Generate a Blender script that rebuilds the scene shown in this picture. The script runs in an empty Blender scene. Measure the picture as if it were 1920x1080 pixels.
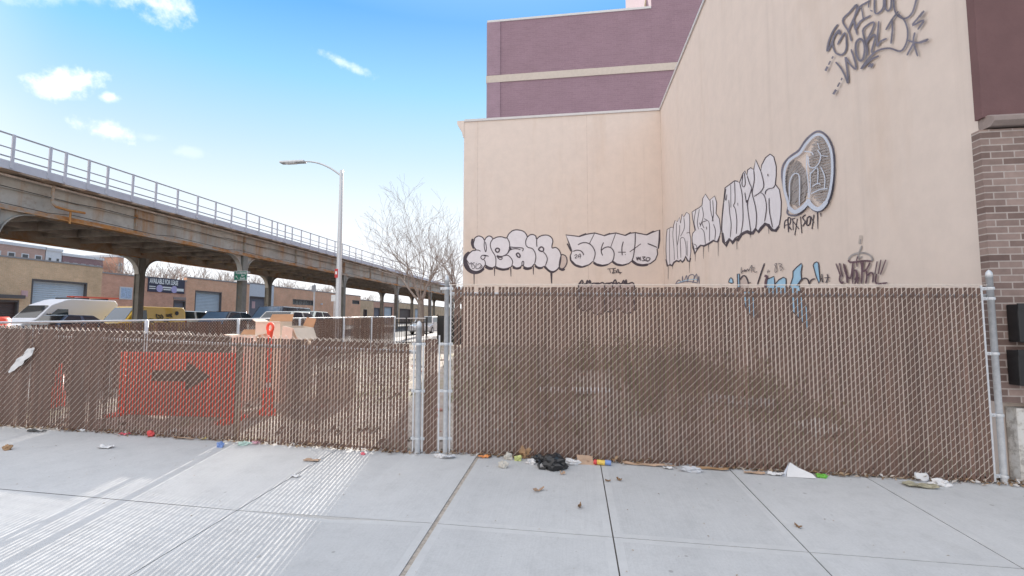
import bpy, bmesh, math, random
from mathutils import Vector, Matrix, Euler, noise as mnoise
R = math.radians
random.seed(7)
scene = bpy.context.scene
COL = scene.collection

# ------------------------------------------------------------------ camera
CAM = Vector((0, 0, 1.6))
ROT = Euler((R(90 + 4.02), 0, R(7.68)), 'XYZ').to_matrix()
FPX = 853.0
cd = bpy.data.cameras.new('camera'); cam = bpy.data.objects.new('camera', cd)
COL.objects.link(cam); cam.location = CAM; cam.rotation_euler = (R(94.02), 0, R(7.68))
cd.sensor_width = 36; cd.lens = 36 * FPX / 1920; cd.clip_end = 3000; cd.clip_start = .05
scene.camera = cam

def ray(px, py):
    return ROT @ Vector(((px - 960) / FPX, (540 - py) / FPX, -1))
def on_y(px, py, Y):
    d = ray(px, py); return CAM + d * (Y / d.y)
def on_x(px, py, X):
    d = ray(px, py); return CAM + d * (X / d.x)
def on_z(px, py, Z):
    d = ray(px, py); return CAM + d * ((Z - CAM.z) / d.z)

# ------------------------------------------------------------------ objects
def tag(o, label=None, cat=None, group=None, kind=None):
    if label: o['label'] = label
    if cat: o['category'] = cat
    if group: o['group'] = group
    if kind: o['kind'] = kind
    return o
def thing(name, label, cat, loc=(0, 0, 0), group=None, rz=0):
    o = bpy.data.objects.new(name, None); COL.objects.link(o)
    o.location = loc; o.rotation_euler = (0, 0, rz); o.empty_display_size = .3
    return tag(o, label, cat, group)
def copy_tree(o, parent=None):
    c = o.copy(); COL.objects.link(c)
    if parent: c.parent = parent
    for ch in list(o.children): copy_tree(ch, c)
    return c
def world_off(o):
    v = Vector((0, 0, 0))
    while o is not None:
        v += o.location; o = o.parent
    return v

class MB:
    def __init__(s): s.v = []; s.f = []; s.sm = []
    def add(s, vs, fs, smooth=False):
        b = len(s.v); s.v += [tuple(v) for v in vs]
        s.f += [tuple(i + b for i in f) for f in fs]; s.sm += [smooth] * len(fs)
        return s
    def quad(s, a, b, c, d): return s.add([a, b, c, d], [(0, 1, 2, 3)])
    def box(s, lo, hi):
        (a, b, c), (d, e, f) = lo, hi
        return s.add([(a, b, c), (d, b, c), (d, e, c), (a, e, c), (a, b, f), (d, b, f), (d, e, f), (a, e, f)],
                     [(0, 3, 2, 1), (4, 5, 6, 7), (0, 1, 5, 4), (1, 2, 6, 5), (2, 3, 7, 6), (3, 0, 4, 7)])
    def obox(s, c, sx, sy, sz, rz=0, rx=0, ry=0):
        m = Euler((rx, ry, rz)).to_matrix(); c = Vector(c); P = []
        for z in (-.5, .5):
            for x, y in ((-.5, -.5), (.5, -.5), (.5, .5), (-.5, .5)):
                P.append(c + m @ Vector((x * sx, y * sy, z * sz)))
        return s.add(P, [(0, 3, 2, 1), (4, 5, 6, 7), (0, 1, 5, 4), (1, 2, 6, 5), (2, 3, 7, 6), (3, 0, 4, 7)])
    def tube(s, pts, r, n=8, cap=True, smooth=True):
        pts = [Vector(p) for p in pts]; k = len(pts)
        rr = r if isinstance(r, (list, tuple)) else [r] * k
        V = []; F = []
        t0 = (pts[1] - pts[0]).normalized()
        up = Vector((0, 0, 1)) if abs(t0.z) < .9 else Vector((1, 0, 0))
        x = t0.cross(up).normalized()
        for i, p in enumerate(pts):
            t = (pts[min(i + 1, k - 1)] - pts[max(i - 1, 0)])
            t = t.normalized() if t.length > 1e-9 else t0
            x = (x - t * x.dot(t)); x = x.normalized() if x.length > 1e-6 else t.orthogonal().normalized()
            y = t.cross(x)
            for j in range(n):
                a = 2 * math.pi * j / n
                V.append(p + (x * math.cos(a) + y * math.sin(a)) * rr[i])
        for i in range(k - 1):
            for j in range(n):
                F.append((i * n + j, i * n + (j + 1) % n, (i + 1) * n + (j + 1) % n, (i + 1) * n + j))
        s.add(V, F, smooth)
        if cap and n > 2:
            s.add(V[:n], [tuple(range(n - 1, -1, -1))]); s.add(V[-n:], [tuple(range(n))])
        return s
    def lathe(s, c, prof, n=16):
        V = []; F = []; c = Vector(c)
        for r, z in prof:
            for j in range(n):
                a = 2 * math.pi * j / n; V.append(c + Vector((r * math.cos(a), r * math.sin(a), z)))
        for i in range(len(prof) - 1):
            for j in range(n):
                F.append((i * n + j, i * n + (j + 1) % n, (i + 1) * n + (j + 1) % n, (i + 1) * n + j))
        return s.add(V, F, True)
    def prism(s, poly, axis, a, b):
        """poly: 2-D points; axis 'x': (y,z), 'y': (x,z), 'z': (x,y); extruded from a to b"""
        def P(u, v, w):
            return (w, u, v) if axis == 'x' else ((u, w, v) if axis == 'y' else (u, v, w))
        n = len(poly)
        V = [P(u, v, a) for u, v in poly] + [P(u, v, b) for u, v in poly]
        F = [tuple(range(n))[::-1], tuple(range(n, 2 * n))] + [(i, (i + 1) % n, n + (i + 1) % n, n + i) for i in range(n)]
        return s.add(V, F)
    def build(s, name, mat, parent=None, bevel=0, local=False, recalc=True):
        me = bpy.data.meshes.new(name)
        off = Vector((0, 0, 0)) if (parent is None or local) else world_off(parent)
        me.from_pydata([tuple(Vector(v) - off) for v in s.v], [], s.f)
        me.polygons.foreach_set('use_smooth', s.sm)
        if recalc:
            bm = bmesh.new(); bm.from_mesh(me)
            bmesh.ops.recalc_face_normals(bm, faces=bm.faces); bm.to_mesh(me); bm.free()
        me.materials.append(mat); me.update()
        o = bpy.data.objects.new(name, me); COL.objects.link(o)
        if parent: o.parent = parent
        if bevel:
            m = o.modifiers.new('bevel', 'BEVEL'); m.width = bevel; m.segments = 2; m.limit_method = 'ANGLE'
        return o

# ------------------------------------------------------------------ materials
class NT:
    def __init__(s, name):
        s.m = bpy.data.materials.new(name); s.m.use_nodes = True
        s.t = s.m.node_tree; s.n = s.t.nodes; s.p = s.n['Principled BSDF']
        s.tc = s.n.new('ShaderNodeTexCoord')
    def link(s, a, b): s.t.links.new(a, b)
    def noise(s, scale, detail=4, rough=.6, vec=None, stretch=None, dist=0):
        n = s.n.new('ShaderNodeTexNoise'); n.inputs['Scale'].default_value = scale
        n.inputs['Detail'].default_value = detail; n.inputs['Roughness'].default_value = rough
        n.inputs['Distortion'].default_value = dist
        v = vec or s.tc.outputs['Object']
        if stretch:
            mp = s.n.new('ShaderNodeMapping'); mp.inputs['Scale'].default_value = stretch
            s.link(v, mp.inputs['Vector']); v = mp.outputs[0]
        s.link(v, n.inputs['Vector']); return n.outputs['Fac']
    def ramp(s, fac, stops):
        r = s.n.new('ShaderNodeValToRGB'); e = r.color_ramp.elements
        while len(e) < len(stops): e.new(.5)
        for i, (p, c) in enumerate(stops):
            e[i].position = p; e[i].color = (*c, 1) if len(c) == 3 else c
        s.link(fac, r.inputs[0]); return r.outputs[0]
    def fr(s, fac, a, b):
        r = s.n.new('ShaderNodeMapRange'); r.inputs[1].default_value = a; r.inputs[2].default_value = b
        s.link(fac, r.inputs[0]); return r.outputs[0]
    def mix(s, fac, a, b, mode='MIX'):
        m = s.n.new('ShaderNodeMix'); m.data_type = 'RGBA'; m.blend_type = mode
        if isinstance(fac, (int, float)): m.inputs[0].default_value = fac
        else: s.link(fac, m.inputs[0])
        for i, c in ((6, a), (7, b)):
            if isinstance(c, (tuple, list)): m.inputs[i].default_value = (*c, 1)
            else: s.link(c, m.inputs[i])
        return m.outputs[2]
    def math(s, op, a, b=0):
        m = s.n.new('ShaderNodeMath'); m.operation = op
        for i, c in ((0, a), (1, b)):
            if isinstance(c, (int, float)): m.inputs[i].default_value = c
            else: s.link(c, m.inputs[i])
        return m.outputs[0]
    def xyz(s, vec=None):
        n = s.n.new('ShaderNodeSeparateXYZ'); s.link(vec or s.tc.outputs['Object'], n.inputs[0]); return n.outputs
    def comb(s, x, y, z=0):
        n = s.n.new('ShaderNodeCombineXYZ')
        for i, c in enumerate((x, y, z)):
            if isinstance(c, (int, float)): n.inputs[i].default_value = c
            else: s.link(c, n.inputs[i])
        return n.outputs[0]
    def island(s):
        return s.n.new('ShaderNodeNewGeometry').outputs['Random Per Island']
    def bump(s, h, strength=.3, dist=.01):
        b = s.n.new('ShaderNodeBump'); b.inputs['Strength'].default_value = strength; b.inputs['Distance'].default_value = dist
        s.link(h, b.inputs['Height']); s.link(b.outputs[0], s.p.inputs['Normal'])
    def done(s, col=None, rough=.7, metal=0, spec=.5):
        if col is not None:
            if isinstance(col, (tuple, list)): s.p.inputs['Base Color'].default_value = (*col, 1)
            else: s.link(col, s.p.inputs['Base Color'])
        if isinstance(rough, (int, float)): s.p.inputs['Roughness'].default_value = rough
        else: s.link(rough, s.p.inputs['Roughness'])
        s.p.inputs['Metallic'].default_value = metal
        s.p.inputs['Specular IOR Level'].default_value = spec
        return s.m

def scal(c, k): return tuple(min(1, max(0, x * k)) for x in c)
def simple(name, c, rough=.6, metal=0, var=.15, scale=6, spec=.5, bump=0):
    t = NT(name)
    f = t.noise(scale, 5, .65)
    col = t.ramp(f, [(.3, scal(c, 1 - var)), (.7, scal(c, 1 + var))])
    if bump: t.bump(t.noise(scale * 12, 4), bump, .01)
    return t.done(col, rough, metal, spec)
def brick(name, c1, c2, mortar, axes='yz', bw=.215, bh=.075, ms=.01, rough=.85, patch=.12):
    t = NT(name); o = t.xyz()
    ax = {'x': o[0], 'y': o[1], 'z': o[2]}
    v = t.comb(ax[axes[0]], ax[axes[1]])
    b = t.n.new('ShaderNodeTexBrick'); t.link(v, b.inputs['Vector'])
    b.inputs['Scale'].default_value = 1; b.inputs['Brick Width'].default_value = bw; b.inputs['Row Height'].default_value = bh
    b.inputs['Mortar Size'].default_value = ms; b.inputs['Mortar Smooth'].default_value = .2
    b.inputs['Color1'].default_value = (*c1, 1); b.inputs['Color2'].default_value = (*c2, 1); b.inputs['Mortar'].default_value = (*mortar, 1)
    n = t.noise(.7, 6, .7)
    k = t.ramp(n, [(.3, (1 - patch,) * 3), (.7, (1 + patch,) * 3)])
    col = t.mix(1, b.outputs['Color'], k, 'MULTIPLY')
    n2 = t.noise(14, 3, .6)
    col = t.mix(1, col, t.ramp(n2, [(.2, (.85,) * 3), (.8, (1.12,) * 3)]), 'MULTIPLY')
    t.bump(b.outputs['Fac'], -.4, .006)
    return t.done(col, rough)

M = {}
M['stucco'] = (lambda t: (t.bump(t.noise(60, 4), .15, .006), t.done(
    t.mix(t.math('MULTIPLY', t.fr(t.noise(1.5, 5, .7, stretch=(1.6, 1.6, .05)), .57, .78), .22), t.mix(1, t.mix(t.fr(t.noise(.5, 6, .7, stretch=(1, 1, .18)), .56, .85), (.735, .632, .568), (.65, .525, .44)),
          t.ramp(t.noise(2.2, 6, .7), [(.3, (.95, .95, .95)), (.7, (1.04, 1.035, 1.03))]), 'MULTIPLY'), (.46, .38, .33)), .9, 0, .2))[1])(NT('beige_stucco'))
M['brown_stucco'] = simple('brown_stucco', (.165, .09, .09), .9, var=.1, scale=3, bump=.3)
M['purple_brick'] = brick('purple_brick', (.26, .165, .205), (.285, .185, .225), (.295, .20, .232), 'xz', .45, .14, .016, patch=.07)
M['cream_band'] = simple('cream_band', (.55, .48, .42), .8, var=.06)
M['coping'] = simple('metal_coping', (.62, .60, .60), .5, var=.06)
M['pillar_brick'] = brick('pillar_brick', (.15, .098, .085), (.34, .25, .22), (.42, .36, .33), 'xz', .205, .0677, .0065, patch=.15)
M['stone'] = simple('cast_stone', (.30, .24, .22), .85, var=.12, scale=9, bump=.2)
M['peel_paint'] = (lambda t: t.done(t.ramp(t.noise(9, 6, .7), [(.42, (.62, .60, .57)), (.5, (.55, .52, .48)), (.56, (.36, .33, .30))]), .8))(NT('peeling_paint'))
M['galv'] = (lambda t: t.done(t.ramp(t.noise(24, 5, .7), [(.3, (.50, .52, .55)), (.7, (.68, .69, .71))]), .42, .35))(NT('galvanised_steel'))
M['wire'] = simple('chain_wire', (.70, .61, .54), .45, .15, var=.12, scale=30)
def slat_mat(name, c):
    t = NT(name)
    i = t.island()
    a = t.ramp(i, [(0, scal(c, .84)), (.5, c), (.95, scal(c, 1.14)), (1, scal(c, 1.45))])
    n = t.noise(1.3, 5, .7)
    col = t.mix(1, a, t.ramp(n, [(.3, (.85, .86, .88)), (.7, (1.14, 1.12, 1.08))]), 'MULTIPLY')
    n3 = t.noise(16, 5, .7, stretch=(1, 1, .3))
    col = t.mix(t.fr(n3, .55, .8), col, scal(c, 1.7))
    return t.done(col, .55, 0, .4)
M['slat'] = slat_mat('brown_slat', (.124, .072, .055))
M['concrete'] = None
t = NT('sidewalk_concrete')
n1 = t.noise(.55, 6, .65); n2 = t.noise(5, 8, .72); n3 = t.noise(70, 3, .6)
o = t.xyz()
broom = t.noise(1, 4, .6, stretch=(90, 1.6, 1))
c = t.mix(1, t.ramp(n1, [(.3, (.475, .477, .48)), (.7, (.56, .558, .555))]), t.ramp(n2, [(.28, (.90, .90, .90)), (.5, (1, 1, 1)), (.75, (1.05, 1.05, 1.05))]), 'MULTIPLY')
c = t.mix(1, c, t.ramp(n3, [(.25, (.92, .92, .92)), (.6, (1.02, 1.02, 1.02))]), 'MULTIPLY')
c = t.mix(1, c, t.ramp(broom, [(.3, (.965, .965, .965)), (.7, (1.03, 1.03, 1.03))]), 'MULTIPLY')
blot = t.fr(t.noise(1.3, 5, .65, dist=.6), .58, .8)
c = t.mix(t.math('MULTIPLY', blot, .35), c, (.40, .39, .375))
c = t.mix(1, c, t.ramp(t.island(), [(0, (.955,) * 3), (1, (1.035,) * 3)]), 'MULTIPLY')
sp2 = t.n.new('ShaderNodeTexVoronoi'); sp2.inputs['Scale'].default_value = 11; t.link(t.tc.outputs['Object'], sp2.inputs['Vector'])
c = t.mix(t.math('MULTIPLY', t.fr(sp2.outputs['Distance'], .075, .05), t.math('MULTIPLY', t.fr(n2, .5, .62), .5)), c, (.27, .26, .25))
sp = t.n.new('ShaderNodeTexVoronoi'); sp.inputs['Scale'].default_value = 3.1; t.link(t.tc.outputs['Object'], sp.inputs['Vector'])
c = t.mix(t.math('MULTIPLY', t.fr(sp.outputs['Distance'], .055, .035), .55), c, (.22, .21, .20))
t.bump(t.math('ADD', broom, t.math('MULTIPLY', n3, .6)), .12, .004)
M['concrete'] = t.done(c, .85, 0, .25)
M['conc_edge'] = (lambda t: t.done(t.mix(1, t.ramp(t.noise(.55, 6, .65), [(.3, (.486, .487, .488)), (.7, (.57, .567, .563))]), t.ramp(t.noise(9, 6, .7), [(.3, (.92,) * 3), (.7, (1.04,) * 3)]), 'MULTIPLY'), .75, 0, .3))(NT('trowelled_edge'))
M['joint'] = simple('joint_dirt', (.13, .115, .10), .95, var=.4, scale=20)
M['joint_fill'] = simple('expansion_filler', (.40, .35, .30), .95, var=.35, scale=26)
M['dirt'] = (lambda t: (t.bump(t.noise(9, 6), .6, .05), t.done(t.mix(t.fr(t.noise(.8, 6, .7), .5, .65), t.ramp(t.noise(5, 7, .7), [(.3, (.28, .235, .20)), (.7, (.48, .41, .36))]), (.26, .24, .15)), .95))[1])(NT('lot_dirt'))
M['asphalt'] = simple('asphalt', (.075, .075, .08), .9, var=.3, scale=2)
M['earth'] = simple('far_ground', (.16, .15, .13), .95, var=.25, scale=.2)
M['kerb'] = simple('kerb_stone', (.38, .37, .36), .85, var=.12, scale=4)
M['steel'] = None
t = NT('viaduct_steel')
o = t.xyz(); z = o[2]
base = t.ramp(t.noise(.6, 6, .7), [(.3, (.36, .335, .295)), (.7, (.60, .575, .52))])
streak = t.noise(1, 5, .7, stretch=(1, .9, .12))
drip = t.fr(t.math('ADD', streak, t.math('MULTIPLY', t.noise(.25, 4, .6), .5)), .74, .94)
c = t.mix(t.math('MULTIPLY', drip, .8), base, (.45, .25, .12))
spot = t.fr(t.noise(2.6, 7, .78), .55, .70)
c = t.mix(t.math('MULTIPLY', spot, .5), c, (.26, .15, .09))
M['steel'] = t.done(c, .7, 0, .35)
M['rust'] = (lambda t: t.done(t.mix(t.fr(t.noise(.55, 6, .75), .44, .60), t.ramp(t.noise(2.5, 7, .75), [(.25, (.26, .13, .07)), (.5, (.56, .26, .09)), (.75, (.62, .36, .16))]), (.48, .43, .37)), .85, 0, .2))(NT('rusty_flange'))
M['column_steel'] = (lambda t: t.done(t.mix(t.fr(t.noise(2.2, 6, .75), .58, .74), t.ramp(t.noise(.9, 6, .7), [(.3, (.17, .16, .14)), (.7, (.30, .28, .245))]), (.30, .17, .09)), .75, 0, .3))(NT('column_steel'))
M['far_steel'] = (lambda t: t.done(t.mix(t.fr(t.noise(.5, 6, .7), .42, .62), (.54, .47, .38), (.46, .29, .17)), .8, 0, .3))(NT('stained_steel'))
M['stiff'] = (lambda t: t.done(t.mix(t.fr(t.noise(1.1, 6, .75), .45, .62), (.42, .39, .34), (.40, .20, .09)), .8, 0, .3))(NT('stiffener_steel'))
M['dark_steel'] = simple('dark_steel', (.42, .35, .285), .75, var=.3, scale=1.5)
M['tie'] = simple('timber_tie', (.50, .37, .27), .9, var=.4, scale=2)
M['fascia'] = simple('walkway_panel', (.56, .56, .61), .6, var=.06, scale=1)
M['rail_grey'] = simple('painted_railing', (.36, .37, .41), .5, .1, var=.06)
M['pipe'] = simple('old_pipe', (.60, .52, .45), .6, var=.25, scale=3)
def flat(name, c, rough=.6, metal=0, spec=.5, var=.08, scale=5): return simple(name, c, rough, metal, var, scale, spec)
M['arrow_black'] = flat('faded_arrow', (.09, .045, .035), .6)
M['black'] = flat('black_paint', (.012, .012, .014), .35)
M['dark_glass'] = NT('car_glass').done((.02, .03, .04), .06, 0, .8)
M['blue_glass'] = NT('windscreen_glass').done((.08, .13, .20), .05, 0, 1)
M['tyre'] = flat('tyre_rubber', (.02, .02, .02), .8)
M['rim'] = flat('alloy_rim', (.45, .45, .46), .3, .8)
M['chrome'] = NT('lamp_lens').done((.8, .8, .82), .1, .3)
M['red_lens'] = NT('tail_lens').done((.45, .02, .02), .2)
M['white_paint'] = NT('white_car_paint').done((.80, .83, .90), .3)
M['cardboard'] = flat('cardboard', (.68, .58, .48), .9, var=.08); M['card_inner'] = flat('cardboard_inside', (.46, .25, .14), .9, var=.1)
M['orange'] = flat('orange_plastic', (.90, .10, .055), .45, var=.06)
M['bark'] = simple('bark', (.25, .215, .19), .95, var=.3, scale=5)
M['twig'] = simple('twig', (.31, .26, .235), .95, var=.2, scale=2)
M['farwood'] = simple('far_branches', (.24, .20, .18), .95, var=.2, scale=.5)
# ------------------------------------------------------------------ levels
YF = 4.9                                            # the fence line
def fz(pts):
    P = sorted([(on_y(x, y, YF).x, on_y(x, y, YF).z) for x, y in pts])
    def f(X):
        for (a, za), (b, zb) in zip(P, P[1:]):
            if X <= b or (b, zb) == P[-1]: return za + (zb - za) * (X - a) / (b - a)
    return f
base = fz([(0, 799), (770, 851), (850, 851), (1876, 908)])
ltop = fz([(0, 611), (770, 641)])
rtop = fz([(846, 534), (1846, 535)])
def far_z(y): return .25 + .006 * min(max(y, 0), 80)
def gz(x, y):
    b = base(min(max(x, -9), 7))
    if y <= YF: return b + .03 * (y - YF)
    t = min(1, (y - YF) / 9); t = t * t * (3 - 2 * t)
    return b + (far_z(y) - b) * t
XW = on_y(1838, 240, YF + .15).x                          # plane of the tall side wall
YB = on_x(1240, 300, XW).y                          # plane of the rear wing
XL = on_y(869, 400, YB).x                           # left end of the rear wing
ZT = on_y(1240, 207, YB).z
print('LEVELS', XW, YB, XL, ZT, base(-7), base(0), base(4))

# ------------------------------------------------------------------ ground
def sheet(name, xs, ys, zf, mat):
    b = MB(); V = [(x, y, zf(x, y)) for y in ys for x in xs]; n = len(xs)
    b.add(V, [(j * n + i, j * n + i + 1, (j + 1) * n + i + 1, (j + 1) * n + i) for j in range(len(ys) - 1) for i in range(n - 1)])
    return tag(b.build(name, mat), kind='structure')
def lin(a, b, n): return [a + (b - a) * i / n for i in range(n + 1)]
sheet('ground', [-1500, -700, -300, -120] + lin(-60, 20, 40) + [60, 150, 400, 1500],
      [-60, -30, -10] + lin(-4, 40, 44) + [60, 90, 200, 500, 1600], lambda x, y: gz(x, y) - .22, M['earth'])
mound = lambda x, y: .40 * math.exp(-((x - 1.0) / 2.1) ** 2 - ((y - 9.5) / 2.6) ** 2) + .16 * mnoise.noise((x * .7, y * .5, 8)) * (1 if y > 6 else 0) + .3 * math.exp(-((x + 2.2) / 1.3) ** 2 - ((y - 8.6) / 1.5) ** 2)
sheet('lot_ground', lin(-8.6, XW, 62), lin(YF + .12, 46, 150),
      lambda x, y: gz(x, y) + mound(x, y) + .05 * mnoise.noise((x * 1.7, y * 1.7, 3)), M['dirt'])
sheet('street', lin(-37, -11.7, 10), lin(-10, 240, 60), lambda x, y: gz(x, y) - .12, M['asphalt'])
sheet('far_pavement', [-40.0, -37.2], lin(-10, 240, 40), lambda x, y: gz(x, y), M['kerb'])
sheet('near_pavement', [-11.5, -8.62], lin(YF, 240, 40), lambda x, y: gz(x, y) + .01, M['kerb'])
b = MB()
for y0, y1 in zip(lin(-10, 240, 40), lin(-10, 240, 40)[1:]):
    for xa, xb in ((-11.7, -11.5), (-37.2, -37.0)):
        p = [(xa, y0), (xb, y0), (xb, y1), (xa, y1)]
        V = [(x, y, gz(x, y) - .2) for x, y in p] + [(x, y, gz(x, y) + .012) for x, y in p]
        b.add(V, [(4, 5, 6, 7), (0, 1, 5, 4), (1, 2, 6, 5), (2, 3, 7, 6), (3, 0, 4, 7)])
tag(b.build('kerb', M['kerb']), kind='structure')

# sidewalk: slabs with trowelled margins, tooled grooves and one wide expansion joint
def gpt(px, py):
    p = on_z(px, py, .1)
    for _ in range(8): p = on_z(px, py, gz(p.x, p.y))
    return p
JX = [sum(gpt(*q).x for q in s) / 2 for s in (((635, 845), (230, 1080)), ((892, 860), (755, 1080)), ((1127, 875), (1162, 1080)), ((1375, 887), (1560, 1080)), ((1640, 902), (1920, 1070)))]
JY = (gpt(300, 938).y + gpt(1100, 1010).y) / 2
print('JOINTS', JX, JY)
sp = 1.5
xs = [JX[0] - 14, JX[0] - 8.2] + JX + [JX[4] + sp * i for i in (1, 2, 3, 4)]
ys = [JY - sp * 3, JY - sp * 2, JY - sp, JY, YF + .14]
slab, edge, dirtb, fill = MB(), MB(), MB(), MB()
def gq(mb, x0, y0, x1, y1, dz):
    mb.quad((x0, y0, gz(x0, y0) + dz), (x1, y0, gz(x1, y0) + dz), (x1, y1, gz(x1, y1) + dz), (x0, y1, gz(x0, y1) + dz))
for i in range(len(xs) - 1):
    for j in range(len(ys) - 1):
        gl = .018 if abs(xs[i] - JX[1]) < .01 else .005
        gr = .018 if abs(xs[i + 1] - JX[1]) < .01 else .005
        x0, x1, y0, y1 = xs[i] + gl, xs[i + 1] - gr, ys[j] + .004, ys[j + 1] - .004
        e = .055
        n = 4 if x1 - x0 < 3 else 16
        X = lin(x0 + e, x1 - e, n); Y = lin(y0 + e, y1 - e, 1)
        slab.add([(a, yy, gz(a, yy)) for yy in Y for a in X], [(k, k + 1, n + 2 + k, n + 1 + k) for k in range(n)])
        X2 = [x0] + X + [x1]
        for a, c in zip(X2, X2[1:]):
            gq(edge, a, y0, c, y0 + e, 0); gq(edge, a, y1 - e, c, y1, 0)
        gq(edge, x0, y0 + e, x0 + e, y1 - e, 0); gq(edge, x1 - e, y0 + e, x1, y1 - e, 0)
        for (a, b_, c, d) in ((x0, y0, x1, y0), (x1, y0, x1, y1), (x1, y1, x0, y1), (x0, y1, x0, y0)):
            edge.quad((a, b_, gz(a, b_)), (c, d, gz(c, d)), (c, d, gz(c, d) - .05), (a, b_, gz(a, b_) - .05))
so = tag(slab.build('sidewalk', M['concrete']), kind='structure')
edge.build('slab_margin', M['conc_edge'], so)
for a, c in zip(lin(xs[0], xs[-1], 240), lin(xs[0], xs[-1], 240)[1:]):
    gq(dirtb, a, ys[0], c, ys[-1], -.014)
dirtb.build('joint_bed', M['joint'], so)
gq(fill, JX[1] - .017, ys[0], JX[1] + .017, ys[-1], -.005)
fill.build('expansion_filler', M['joint_fill'], so)

# ------------------------------------------------------------------ stucco building with the tall side wall
bd = thing('stucco_building', 'tall beige stucco building with graffiti covered side wall and brown brick front', 'building', (XW, YF, 0))
w = MB()
yn = YF + .15
zh = ZT
w.box((XW, yn + .02, -.3), (XW + 9, YB + 10, zh))
side = w.build('side_wall', M['stucco'], bd)
w = MB(); w.box((XL, YB, -.3), (XW - .003, YB + 9, ZT)); w.build('rear_wing_wall', M['stucco'], bd)
c = MB(); c.box((XL + .02, YB - .05, ZT), (XW - .005, YB + 9, ZT + .11)); c.box((XW - .05, yn, ZT + .002), (XW + .3, YB + 9, ZT + .112)); c.build('roof_coping', M['coping'], bd)
prof = [(0, ZT + .06), (-.34, ZT + .06), (-.34, ZT - .10), (-.30, ZT - .18), (-.2, ZT - .32), (-.1, ZT - .5), (-.05, ZT - .75), (0, ZT - .8)]
c = MB(); c.prism([(XL + a - .002, z) for a, z in prof], 'y', YB - .03, YB + 9); c.build('cornice', M['stucco'], bd)
c = MB()
for px in (895, 1102):
    X = on_y(px, 400, YB).x; c.box((X - .012, YB - .004, .2), (X + .012, YB, ZT - .02))
c.build('control_joint', simple('joint_line', (.62, .52, .46), .9), bd)  # thin strips slightly darker than the stucco, marking the wall seams
YB2 = YF + .09                                      # the brick front stands just behind the fence line
# front
zc = on_y(1838, 237, yn).z
f = MB(); f.box((on_y(1829, 40, YB2 - .02).x, YB2 - .02, zc + .06), (XW + 9, YB2 + .07, zh)); f.build('front_wall', M['brown_stucco'], bd)
zb = on_y(1890, 752, yn).z
f = MB(); f.box((on_y(1841, 300, YB2 - .03).x, YB2 - .03, zb), (XW + 9, YB2 + .068, zc - .07)); f.build('brick_pier', M['pillar_brick'], bd)
f = MB()
xa = on_y(1829, 240, yn + .04).x
f.prism([(yn + .0, zc - .05), (YB2 - .07, zc - .05), (YB2 - .11, zc - .01), (YB2 - .11, zc + .03), (YB2 - .045, zc + .07), (yn + .0, zc + .07)], 'x', xa, XW + 9)
f.build('stone_string_course', M['stone'], bd)
f = MB(); f.box((XW + .22, YB2 - .05, gz(XW, YF) - .2), (XW + 9, YB2 + .066, zb - .004)); f.build('plinth', M['cream_band'], bd)
f = MB(); f.box((XW + .04, YB2 - .045, gz(XW, YF) - .2), (XW + .217, YB2 + .065, zb - .05)); f.build('peeling_base', M['peel_paint'], bd)

# ------------------------------------------------------------------ purple brick tower behind
YP = 31.0
px0 = on_y(915, 100, YP).x
z1 = on_y(915, 43, YP).z; xs2 = on_y(1222, 60, YP).x
zb0, zb1 = on_y(915, 156, YP).z, on_y(915, 143, YP).z
pb = thing('brick_tower', 'large purple brick building rising behind the beige wall with a cream band', 'building', (px0, YP, 0))
w = MB(); w.box((px0, YP, 0), (xs2, YP + 14, z1 + .0)); w.build('wall', M['purple_brick'], pb)
w = MB(); w.box((xs2 + .003, YP + .003, 0), (xs2 + 30, YP + 14, z1 + 12)); w.build('tower_wall', M['purple_brick'], pb)
w = MB(); w.box((px0 - .12, YP - .06, zb0), (xs2 + 30, YP, zb1)); w.box((px0 - .12, YP, zb0), (px0 - .002, YP + 14, zb1)); w.build('cream_band', M['cream_band'], pb)
w = MB(); w.box((px0 - .06, YP - .05, z1), (xs2 - .01, YP + 14, z1 + .15)); w.build('roof_coping', M['coping'], pb)
w = MB(); w.box((px0 - .08, YP - .07, 0), (px0 + .9, YP - .003, zb0 - .01)); w.box((px0 - .08, YP - .07, zb1 + .01), (px0 + .9, YP - .003, z1 - .02))
w.build('corner_pilaster', brick('pilaster_brick', (.30, .20, .25), (.32, .215, .265), (.32, .23, .27), 'xz', .45, .14, .016), pb)
w = MB(); xm = on_y(1205, 8, YP + 2).x
w.tube([(xm, YP + 2, z1), (xm + .25, YP + 2, z1 + 2.2)], .09, 6); w.build('roof_mast', simple('mast', (.5, .42, .3), .6), pb)
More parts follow.
